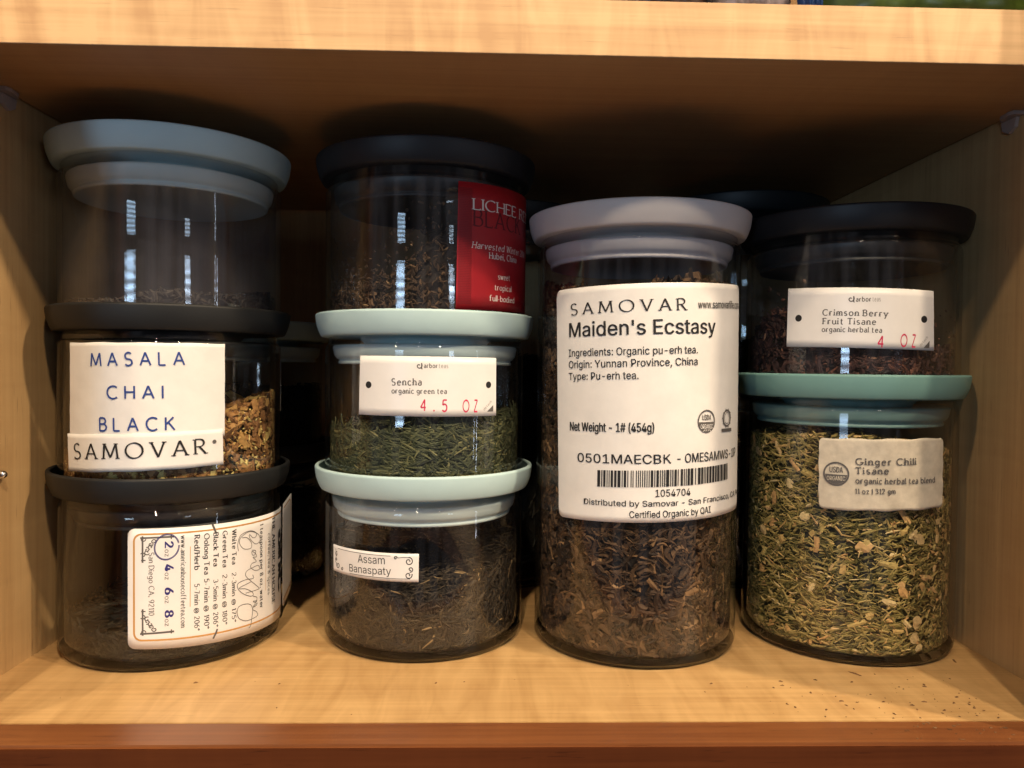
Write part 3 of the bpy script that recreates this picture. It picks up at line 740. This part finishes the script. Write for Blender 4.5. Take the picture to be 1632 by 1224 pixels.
# --- second stack, top jar
j = make_jar((*C2, 0.1490), 0.0872, 'black', 'black lidded glass jar with a red label, topmost of the second stack', dusty=True)
zo = -149.0
L = Label(r=0.0502)
L.sheet((12.5, 64.5), (19.5, 66.5), (19.5, 10.0), (14.5, 10.0), FILM, 0.6)
L.build('clear_film', j)
L = Label()
L.sheet((18.4, 68.6), (92.0, 70.3), (92.0, 12.8), (17.6, 11.2), PAPER_RED, 0.3)
for k in range(26):
    L.ink(ribbon([(18.6 + 0.25 * k, 14), (18.9 + 0.25 * k, 66)], 0.05), INK_DARKRED)
for k in range(70):
    L.ink(ribbon([(18.3, 14 + 0.75 * k), (25.0, 14.2 + 0.75 * k)], 0.10), INK_DARKRED)
def redtext(s, u0, z, per, cap, mat, st):
    P = stroke_text(s, **st); x1 = max(q[0] for p in P for q in p); L.text(s, u0, z, u0 + x1 * per, z + 0.012 * x1 * per, cap, mat, **st)
L.text('BLACK TEA', 25.3, 198.4 + zo, 84.5, 199.0 + zo, 7.4, INK_DARKRED, **{**TRAJ, 'spacing': 0.26})
L.text('LICHEE RED', 24.9, 205.7 + zo, 75.5, 206.4 + zo, 4.9, INK_WHITE, 0.0002, **{**TRAJ, 'spacing': 0.20, 'thick': 0.12})
L.text('Harvested Winter 2014', 24.9, 188.3 + zo, 68.0, 188.6 + zo, 2.9, INK_WHITE, italic=0.22, **{**ROMAN, 'thick': 0.13})
L.text('Hubei, China', 34.4, 184.4 + zo, 55.5, 184.6 + zo, 2.8, INK_WHITE, **ROMANL)
L.text('sweet', 40.3, 175.3 + zo, 49.1, 175.4 + zo, 2.6, INK_WHITE, **ROMANL)
L.text('tropical', 38.2, 170.2 + zo, 50.9, 170.3 + zo, 2.6, INK_WHITE, **ROMANL)
L.text('full-bodied', 35.1, 165.0 + zo, 53.7, 165.2 + zo, 2.6, INK_WHITE, **ROMANL)
L.build('paper_label', j, 'red card label with white serif lettering')
ROOIBOS = tea_mat('tea_brown_crumbs', [(0, (0.016, 0.010, 0.008)), (0.5, (0.075, 0.042, 0.024)), (0.85, (0.18, 0.10, 0.05)), (1, (0.36, 0.22, 0.11))])
tea('loose_tea', j.location, 'dusty brown tea crumbs sloping up inside the jar with the red label',
    lambda a, q: 0.020 + 0.026 * math.exp(-((a - 0.45) / 0.75) ** 2) * q + 0.0015 * math.sin(6 * a) * q,
    [dict(n=3000, L=0.0028, W=0.0011, tint=0.42, dt=0.2, spread=1.5, curl=0.5), dict(n=500, L=0.0016, W=0.0010, tint=0.45, dt=0.2, stray=1.0, zmax=0.055, top=0.0, spread=1.5)], ROOIBOS)

# --- shared small marks of the three tags from one grower
def grower_logo(L, u, z, h, ua0, ua1, ut1, cap, zt):
    sp = [(u + h * 0.46 + (0.10 + 0.062 * t) * h * math.cos(t + 0.6), z + h * 0.5 + (0.10 + 0.062 * t) * h * math.sin(t + 0.6)) for t in np.linspace(0, 6.3, 30)]
    L.ink(ribbon(sp, h * 0.17), INK_GREY)
    L.ink(ribbon([(u + h * 0.86, z + h * 0.95), (u + h * 0.86, z + h * 0.08), (u + h * 0.98, z)], h * 0.17), INK_GREY)
    L.text('arbor', ua0, zt, ua1, zt, cap, INK_GREY, **{**SLAB, 'thick': 0.2, 'thin': 0.14})
    L.text('teas', ua1 + 0.6, zt, ut1, zt, cap, INK_PALE, **SLABL)
def tag_marks(L, h1, h2, hr, tx0, tz0, tx1, tz1):
    for c in (h1, h2): L.ink([disc(c[0], c[1], hr, 24)], INK)
    L.ink([[np.array(p) for p in ((tx0, tz0), (tx1, tz0), (tx1, tz1))]], INK_GREY)
    L.text('detach', tx0 - 1.6, tz0 + 0.5, tx1 - 0.8, tz1 + 1.6, 1.15, INK_PALE, **SLABL)

# --- second stack, middle jar
j = make_jar((*C2, 0.0743), 0.0857, 'mint', 'mint lidded glass jar of green needle tea, middle of the second stack')
zo = -74.3
L = Label()
L.sheet((-27.2, 139.1 + zo), (39.6, 138.8 + zo), (39.8, 111.9 + zo), (-27.8, 112.4 + zo), PAPER_GLOSS, 0.3)
grower_logo(L, 0.0, 133.3 + zo, 2.9, 3.45, 9.5, 14.4, 1.95, 133.9 + zo)
L.text('Sencha', -11.0, 125.95 + zo, 2.6, 126.1 + zo, 3.0, INK_GREY, **SLAB)
L.text('organic green tea', -11.0, 122.4 + zo, 13.8, 122.35 + zo, 2.3, INK_GREY, **SLABL)
L.text('4 . 5', 1.9, 114.7 + zo, 14.1, 114.4 + zo, 5.1, INK_RED, **{**STAMP, 'spacing': 0.55, 'wordsp': 0.3})
L.text('OZ', 21.2, 114.2 + zo, 28.8, 114.1 + zo, 5.2, INK_RED, **{**STAMP, 'spacing': 0.9})
tag_marks(L, (-22.4, 126.0 + zo), (34.9, 126.3 + zo), 1.55, 34.1, 113.9 + zo, 37.9, 116.9 + zo)
L.build('paper_label', j, 'cream card tag with two punched holes and a red stamped weight')
GREEN = tea_mat('tea_green', [(0, (0.010, 0.013, 0.008)), (0.4, (0.050, 0.058, 0.026)), (0.75, (0.125, 0.125, 0.055)), (1, (0.30, 0.26, 0.11))])
tea('loose_tea', j.location, 'dark green needle tea in the jar between the two mint lids',
    lambda a, q: 0.033 + 0.004 * math.sin(a - 0.3) * q + 0.0015 * math.sin(5 * a) * q,
    [dict(n=4200, L=0.0110, W=0.0011, tint=0.45, dt=0.2, spread=0.75, curl=0.22, seg=3), dict(n=500, L=0.007, W=0.0032, tint=0.42, dt=0.12, spread=1.0), dict(n=350, L=0.010, W=0.0008, tint=0.85, dt=0.08, spread=0.7)], GREEN)

# --- second stack, bottom jar
j = make_jar((*C2, 0.0), 0.0856, 'mint', 'mint lidded glass jar of wiry dark tea with a small scroll edged label')
L = Label()
L.sheet((-46.4, 50.3), (1.9, 50.7), (1.8, 37.9), (-46.2, 37.9), PAPER_GLOSS, 0.2)
L.sans('Assam', -27.9, 44.85, -13.6, 45.5, 3.6, INK)
L.sans('Banaspaty', -33.2, 39.9, -10.6, 40.85, 3.4, INK)
L.ink(ribbon([(-42.0, 49.0), (-25, 49.2), (-11, 49.3)], 0.22), INK)
L.ink(ribbon([(-33, 39.0), (-18, 39.2), (-2, 39.3)], 0.22), INK)
def curl(cx, cz, r, a0, turns, sgn):
    t = np.linspace(0, turns * 2 * math.pi, 26); rr = r * (1 - 0.75 * t / t[-1])
    return ribbon(list(zip(cx + rr * np.cos(a0 + sgn * t), cz + rr * np.sin(a0 + sgn * t))), 0.42)
for c in ((-2.6, 47.2, 1.9, 1.6, 1.3, -1), (-1.8, 43.6, 1.2, 4.4, 1.2, 1), (-2.7, 41.0, 1.7, 0.4, 1.2, -1), (-8.6, 48.6, 0.8, 0.2, 1.1, 1), (-41.8, 41.2, 1.5, 2.4, 1.3, 1), (-43.2, 46.2, 1.1, 1.0, 1.1, 1), (-38.6, 40.2, 0.8, 1.2, 1.1, -1), (-43.4, 43.6, 0.8, 4.0, 1.1, -1)): L.ink(curl(*c), INK)
L.ink(ribbon([(-7.8, 48.6), (-5, 49.0), (-2.4, 48.9)], 0.25), INK); L.ink(ribbon([(-44.0, 48.6), (-43.6, 45), (-44.2, 42)], 0.25), INK)
L.build('paper_label', j, 'small white label with black scrolled corners')
L = Label(r=0.0501)
L.sheet((-125, 50), (-92, 50), (-92, 10), (-125, 10), PAPER_GREY, 2.5)
for k in range(9): L.ink([rect(-122 + 3.2 * k, 16, -121.3 + 3.2 * k, 46)], INK_GREY, -0.0001)
L.build('back_label', j, 'greyish label on the back of the jar, seen through the glass')
WIRY = tea_mat('tea_wiry', [(0, (0.010, 0.007, 0.005)), (0.5, (0.036, 0.025, 0.015)), (0.85, (0.095, 0.065, 0.037)), (1, (0.40, 0.26, 0.12))])
tea('loose_tea', j.location, 'wiry grey brown black tea in the jar with the small scroll edged label',
    lambda a, q: 0.036 - 0.005 * math.cos(a) * q + 0.014 * (abs(math.sin(a)) ** 3) * q,
    [dict(n=5200, L=0.0065, W=0.0010, tint=0.42, dt=0.17, spread=1.3, curl=1.0, seg=4), dict(n=70, L=0.009, W=0.0011, tint=0.92, dt=0.06, spread=1.3, curl=0.9)], WIRY)

# --- tall jar
j = make_jar((*C3, 0.0), 0.2090, 'lilac', 'tall glass jar of brown leaf tea with a lilac grey lid and large white label')
L = Label(wrinkle=0.035)
L.sheet((-51.2, 170.4), (51.6, 174.0), (55.0, 68.6), (-47.6, 65.2), PAPER, 3.0, rows=40)
L.text('SAMOVAR', -41.2, 158.5, 13.1, 160.5, 5.1, INK, **{**TRAJ, 'spacing': 0.55})
L.sans('www.samovarlife.com', 18.4, 161.4, 50.4, 163.0, 3.4, INK, 0.008)
L.sans("Maiden's Ecstasy", -42.0, 148.5, 28.8, 150.6, 6.4, INK, 0.012)
L.sans('Ingredients: Organic pu-erh tea.', -42.1, 139.6, 18.6, 141.6, 3.3, INK, 0.008)
L.sans('Origin: Yunnan Province, China', -42.0, 134.3, 18.6, 136.4, 3.3, INK, 0.008)
L.sans('Type: Pu-erh tea.', -41.9, 128.9, -8.4, 130.0, 3.3, INK, 0.008)
L.sans('Net Weight - 1# (454g)', -40.9, 105.8, -1.3, 106.8, 3.9, INK, 0.028)
L.sans('0501MAECB', -36.3, 91.9, 2.0, 92.85, 4.0, INK, 0.01)
L.text('K', 3.0, 92.87, 6.4, 92.95, 4.0, INK, thick=0.13, thin=0.13)
L.sans('- OMESAMWS-1P', 9.3, 93.0, 48.8, 94.0, 4.0, INK, 0.01)
x = -26.2; bits = '1011001110110111001011011100101101110111010010101101110100101011101101001011101100101101110010110111010110100101'
un = 66.9 / len(bits); i = 0; rr2 = random.Random(5)
while x < 40.0:
    wv = rr2.choice((0.42, 0.42, 0.5, 1.05, 1.35)); z = 81.6 + (x + 26) * 0.036
    L.ink([rect(x, z, x + wv, z + 7.4)], INK); x += wv + rr2.choice((0.42, 0.5, 0.5, 1.0))
L.sans('1054704', -0.4, 78.2, 15.9, 78.6, 3.1, INK, 0.008)
L.sans('Distributed by Samovar - San Francisco, CA 94117', -32.7, 73.1, 62.0, 75.6, 2.5, INK, 0.008)
L.sans('Certified Organic by QAI', -11.6, 68.6, 27.5, 70.0, 2.9, INK, 0.008)
def organic_seal(L, cx, cz, rx_, rz_):
    L.ink(ring(cx, cz, rx_, rx_ * 0.14, rz_), INK_GREY)
    L.ink([disc(cx, cz - rz_ * 0.06, rx_ * 0.9, 24, 180, 368, rz_ * 0.86)], INK_GREY)
    L.sans('USDA', cx - rx_ * 0.55, cz + rz_ * 0.12, cx + rx_ * 0.55, cz + rz_ * 0.12, rz_ * 0.5, INK_GREY, 0.02)
organic_seal(L, 24.2, 111.2, 4.8, 4.9)
L.sans('ORGANIC', 20.6, 107.9, 27.8, 107.9, 2.0, PAPER, 0.01, 0.00024)
for k in range(4): L.ink(ribbon([(22 + k * 1.5, 106.9 - abs(k - 1.5) * .2), (23.2 + k * 0.9, 107.6)], 0.28), PAPER, 0.00024)
L.ink(ring(38.6, 112.2, 3.3, 0.8, 3.6), INK_GREY); L.ink(ring(38.6, 112.2, 2.2, 0.25, 2.5), INK_GREY)
for k in range(10): L.ink(ribbon([(38.6 + 3.2 * math.cos(k * 0.628), 112.2 + 3.5 * math.sin(k * 0.628)), (38.6 + 4.1 * math.cos(k * 0.628), 112.2 + 4.5 * math.sin(k * 0.628))], 0.5), INK_GREY)
L.ink([rect(34.2, 106.0, 43.0, 107.5)], INK_GREY)
L.build('paper_label', j, 'large white label with black print and a bar code')
PUERH = tea_mat('tea_brown_leaf', [(0, (0.009, 0.005, 0.003)), (0.5, (0.066, 0.034, 0.016)), (0.85, (0.17, 0.09, 0.04)), (1, (0.34, 0.19, 0.085))])
tea('loose_tea', j.location, 'chunky brown leaf tea filling the tall jar with the large label',
    lambda a, q: 0.171 + 0.003 * math.sin(3 * a) * q,
    [dict(n=6500, L=0.0072, W=0.0021, tint=0.42, dt=0.24, spread=1.1, curl=1.1, seg=4, top=0.06, th=0.8, blunt=True), dict(n=2000, L=0.0035, W=0.0016, tint=0.5, dt=0.2, spread=1.5, top=0.06, th=0.5), dict(n=120, L=0.010, W=0.0022, tint=0.85, dt=0.08, top=0.03, seg=4, curl=0.8)], PUERH)

# --- right stack, top jar
j = make_jar((*C4, 0.1225), 0.0868, 'black', 'dark lidded glass jar of crimson brown herb tea, top of the right stack', dusty=True)
zo = -122.5
L = Label()
L.sheet((-50.0, 173.0 + zo), (15.8, 170.6 + zo), (16.8, 143.8 + zo), (-50.4, 145.6 + zo), PAPER_GLOSS, 0.3)
grower_logo(L, -22.9, 165.3 + zo, 2.9, -19.5, -13.3, -9.3, 2.05, 165.6 + zo)
L.text('Crimson Berry', -33.5, 159.7 + zo, -5.9, 158.7 + zo, 2.7, INK_GREY, **SLAB)
L.text('Fruit Tisane', -33.5, 155.7 + zo, -11.0, 155.1 + zo, 2.7, INK_GREY, **SLAB)
L.text('organic herbal tea', -33.6, 152.2 + zo, -8.5, 151.6 + zo, 2.3, INK_GREY, **SLABL)
L.text('4', -10.4, 145.1 + zo, -7.9, 145.0 + zo, 5.1, INK_RED, **STAMP)
L.text('OZ', -0.5, 145.6 + zo, 6.6, 145.4 + zo, 5.3, INK_RED, **{**STAMP, 'spacing': 0.9})
tag_marks(L, (-44.4, 158.8 + zo), (10.8, 157.8 + zo), 1.6, 10.8, 145.0 + zo, 14.0, 148.2 + zo)
L.build('paper_label', j, 'cream card tag with two punched holes and a red stamped weight')
BERRY = tea_mat('tea_berry', [(0, (0.012, 0.006, 0.007)), (0.5, (0.060, 0.025, 0.022)), (0.8, (0.17, 0.065, 0.04)), (1, (0.36, 0.20, 0.12))])
tea('loose_tea', j.location, 'dark crimson berry and bark pieces in the jar with the dark lid at right',
    lambda a, q: 0.021 + 0.020 * math.exp(-((a + 1.25) / 0.55) ** 2) * q + 0.002 * math.sin(5 * a) * q,
    [dict(n=1500, L=0.0055, W=0.0026, tint=0.4, dt=0.22, spread=1.5, th=0.45, curl=0.5), dict(n=1300, L=0.0025, W=0.0014, tint=0.4, dt=0.25, spread=1.5, th=0.5), dict(n=90, L=0.0014, W=0.0012, tint=0.8, stray=1.0, top=0.0, zmax=0.05)], BERRY)

# --- right stack, bottom jar
j = make_jar((*C4, 0.0), 0.1330, 'teal', 'teal lidded glass jar filled with green and yellow herb tea, bottom of the right stack')
L = Label(wrinkle=0.12)
L.sheet((-33.8, 103.6), (24.2, 104.6), (25.0, 72.9), (-33.4, 70.9), PAPER_AGED, 2.6, wav=0.25, rows=24)
L.text('Ginger Chili', -18.4, 92.2, 8.2, 92.8, 2.9, INK_GREY, 0.0003, **SLAB)
L.text('Tisane', -18.3, 88.1, -4.4, 88.5, 2.9, INK_GREY, 0.0003, **SLAB)
L.text('organic herbal tea blend', -18.2, 83.9, 18.6, 84.5, 2.5, INK_GREY, 0.0003, **SLABL)
L.text('11 oz | 312 gm', -18.2, 79.2, -1.2, 79.8, 2.2, INK_GREY, 0.0003, **SLABL)
organic_seal(L, -26.2, 87.6, 5.1, 5.1)
L.sans('ORGANIC', -30.0, 84.5, -22.4, 84.7, 1.9, PAPER_AGED, 0.01, 0.0003)
L.build('paper_label', j, 'crinkled cream label with rounded corners and a round seal')
HERB = tea_mat('tea_herb', [(0, (0.022, 0.018, 0.006)), (0.35, (0.10, 0.085, 0.024)), (0.6, (0.26, 0.20, 0.055)), (0.84, (0.56, 0.40, 0.14)), (0.92, (0.62, 0.33, 0.12)), (1, (0.76, 0.56, 0.27))])
tea('loose_tea', j.location, 'green lemongrass and pale ginger chips filling the jar with the teal lid',
    lambda a, q: 0.1005 + 0.0025 * math.sin(a * 2 + 2) * q - 0.003 * math.sin(a) * q,
    [dict(n=11000, L=0.0042, W=0.0008, tint=0.50, dt=0.20, spread=0.6, curl=0.15, top=0.06, seg=2), dict(n=3200, L=0.0048, W=0.0008, tint=0.76, dt=0.10, spread=0.7, curl=0.15, top=0.08, blunt=True, seg=2),
     dict(n=130, L=0.0042, W=0.0028, tint=0.88, dt=0.07, spread=1.5, th=0.25, top=0.12, curl=0.15, near=1, blunt=True), dict(n=60, L=0.0054, W=0.0040, tint=0.95, dt=0.06, spread=1.5, th=0.25, top=0.16, curl=0.15, near=1), dict(n=600, L=0.0020, W=0.0013, tint=0.85, dt=0.1, spread=1.5, th=0.6, top=0.05)], HERB)

# --- the row behind
BROWNB = ROOIBOS
def back_jar(x, y, z, H, kind, label, lev):
    jj = make_jar((x, y, z), H, kind, label)
    tea('loose_tea', jj.location, 'dark tea in the ' + label.replace('glass jar', 'jar', 1), lambda a, q: lev + 0.002 * math.sin(4 * a) * q,
        [dict(n=1200, L=0.006, W=0.0016, tint=0.35, dt=0.15, spread=1.2, curl=0.6)], DARKLEAF)
back_jar(-0.1590, 0.4970, 0.0, 0.0855, 'char', 'charcoal lidded glass jar in the back row behind the left stack, lower one', 0.05)
back_jar(-0.1590, 0.4970, 0.0745, 0.0865, 'mint', 'mint lidded glass jar in the back row behind the left stack, upper one', 0.045)
back_jar(0.0050, 0.5000, 0.0, 0.2340, 'char', 'tall dark glass jar in the back row between the second stack and tall jar', 0.14)
back_jar(0.1650, 0.5000, 0.0, 0.1330, 'grey', 'grey lidded glass jar in the back row behind the right stack, lower one', 0.09)
back_jar(0.1650, 0.5000, 0.1225, 0.1190, 'navy', 'dark blue lidded glass jar in the back row behind the right stack, upper one', 0.03)

# ------------------------------------------------------------------ small fittings
CLIP = pmat('clear_plastic', (0.34, 0.27, 0.24), 0.25, 0.6); CHROME = pmat('pin_metal', (0.7, 0.68, 0.64), 0.25)
CHROME.node_tree.nodes['Principled BSDF'].inputs['Metallic'].default_value = 1.0
def shelf_clip(x, y, s, label):
    c = empty('shelf_clip', (x, y, ZS))
    tag(c, label, 'shelf clip')
    pts = [(0, 0), (0.0052, 0), (0.0060, 0.003), (0.0052, 0.009), (0.003, 0.012), (0, 0.013)]
    V = [(s * px, py - 0.008, zz) for zz in (-0.0018, -0.0002) for px, py in pts]; n = len(pts)
    F = [list(range(n))[::-1], list(range(n, 2 * n))] + [[k, (k + 1) % n, n + (k + 1) % n, n + k] for k in range(n)]
    o_ = mesh_obj('tongue', V, F, CLIP, c, False)
    V = [(s * px, py, pz) for px in (0.0003, 0.0020) for py, pz in ((-0.005, -0.0019), (0.005, -0.0019), (0.004, -0.006), (0, -0.008), (-0.004, -0.006))]
    F = [[4, 3, 2, 1, 0], [5, 6, 7, 8, 9]] + [[k, (k + 1) % 5, 5 + (k + 1) % 5, 5 + k] for k in range(5)]
    mesh_obj('bracket', V, F, CLIP, c, False)
shelf_clip(XL, 0.332, 1, 'translucent plastic clip holding up the shelf at the left wall')
shelf_clip(XR, 0.337, -1, 'translucent plastic clip holding up the shelf at the right wall')
p = lathe('shelf_pin', [(0, 0.0040), (0.0009, 0.0038), (0.0016, 0.0030), (0.0019, 0.0018), (0.0019, -0.002), (0, -0.002)], CHROME, None, 24)
p.location = (XL, 0.3255, 0.0868); p.rotation_euler = (0, R(90), 0)
tag(p, 'small metal shelf pin stuck in the left wall at the photo edge', 'shelf pin')

# crumbs on the cupboard floor, a chip and dark drips on the rail
V = []; F = []
def crumb(x, y, z, L_, W_, h):
    a = rng.uniform(0, 3.14); b = len(V); ca, sa = math.cos(a), math.sin(a); n = 6
    for k in range(n):
        t = 2 * math.pi * k / n; q = rng.uniform(0.7, 1.15)
        px, py = L_ * math.cos(t) * q, W_ * math.sin(t) * q; V.append((x + ca * px - sa * py, y + sa * px + ca * py, z))
    V.append((x, y, z + h))
    for k in range(n): F.append((b + k, b + (k + 1) % n, b + n))
for k in range(105):
    x = 0.205 - abs(rng.normal(0, 0.05)); y = YF + 0.001 + abs(rng.normal(0, 0.022))
    if k > 88: x = rng.uniform(-0.18, 0.2); y = rng.uniform(YF + 0.002, 0.33)
    if y > 0.335 and x < 0.19: continue
    s = 0.00018 + 0.0006 * rng.random() ** 2.4
    crumb(x, y, 0.0001, s * 1.5, s * 0.8, s * 0.6)
for k in range(26): crumb(0.17 + rng.normal(0, 0.018), rng.uniform(0.268, 0.282), 0.0004, 0.0004 + 0.0012 * rng.random() ** 2, 0.0003 + 0.0004 * rng.random(), 0.0001)
crumb(0.2165, 0.342, 0.0001, 0.0026, 0.0006, 0.0008); crumb(0.163, 0.3335 - 0.006, 0.0001, 0.004, 0.0007, 0.0005)
o = mesh_obj('tea_crumbs', V, F, pmat('crumb', (0.19, 0.10, 0.045), 0.8, 0.3, 0, 0, 0.7, 180), None, False)
tag(o, 'dark tea crumbs scattered over the front of the cupboard floor', 'crumbs', None, 'stuff')

# ------------------------------------------------------------------ packets on the upper shelf, only their feet show
def packet(x0, x1, y0, dp, h, mat, label, seed, cat='packet'):
    r_ = np.random.default_rng(seed); nx, nz = 26, 18; V = []; F = []; idx = {}
    for side in (0, 1):
        for i in range(nx + 1):
            for k in range(nz + 1):
                s, t = i / nx, k / nz
                bul = (math.sin(math.pi * min(1, max(0, s))) ** 0.45) * (0.35 + 0.65 * math.sin(math.pi * (0.18 + 0.8 * t)) ** 0.6) * dp / 2
                wr = 0.0012 * math.sin(s * 19 + seed) * math.sin(t * 13 + 2 * seed) + 0.0008 * math.sin(s * 41 + t * 23 + seed) + r_.normal(0, 0.0002)
                y = y0 + dp / 2 + (-1 if side == 0 else 1) * (bul + (wr if 0 < i < nx and 0 < k else 0))
                idx[side, i, k] = len(V); V.append((x0 + (x1 - x0) * s + 0.002 * math.sin(t * 7 + seed) * (1 if i in (0, nx) else 0.5), y, t * h))
    for side in (0, 1):
        for i in range(nx):
            for k in range(nz):
                q = [idx[side, i, k], idx[side, i + 1, k], idx[side, i + 1, k + 1], idx[side, i, k + 1]]
                F.append(q if side == 0 else q[::-1])
    for i in range(nx):
        F.append([idx[1, i, 0], idx[1, i + 1, 0], idx[0, i + 1, 0], idx[0, i, 0]])
    o_ = mesh_obj('tea_packet', V, F, mat); o_.location = (0, 0, ZS + 0.0204)
    tag(o_, label, cat); return o_
GREENP = pmat('packet_green', (0.05, 0.08, 0.012), 0.3, 0.5, 0.0, 0, 0.6, 90); BROWNP = pmat('packet_brown', (0.05, 0.022, 0.015), 0.35, 0.5, 0, 0, 0.5, 160)
SILVERP = pmat('packet_silver', (0.24, 0.20, 0.20), 0.3, 0.5, 0, 0, 0.7, 160); BLUEP = pmat('packet_blue', (0.012, 0.04, 0.14), 0.3, 0.5)
packet(0.042, 0.083, 0.2865, 0.03, 0.10, BROWNP, 'dark brown packet on the upper shelf, its foot showing at the top edge', 1)
packet(0.0835, 0.117, 0.2855, 0.03, 0.09, SILVERP, 'pinkish silver packet on the upper shelf beside the brown packet', 2)
packet(0.1175, 0.1265, 0.2855, 0.012, 0.08, BLUEP, 'narrow bright blue packet on the upper shelf between silver and green packets', 3)
packet(0.127, 0.232, 0.2840, 0.04, 0.12, GREENP, 'wide crumpled green packet on the upper shelf at the top right corner', 4)
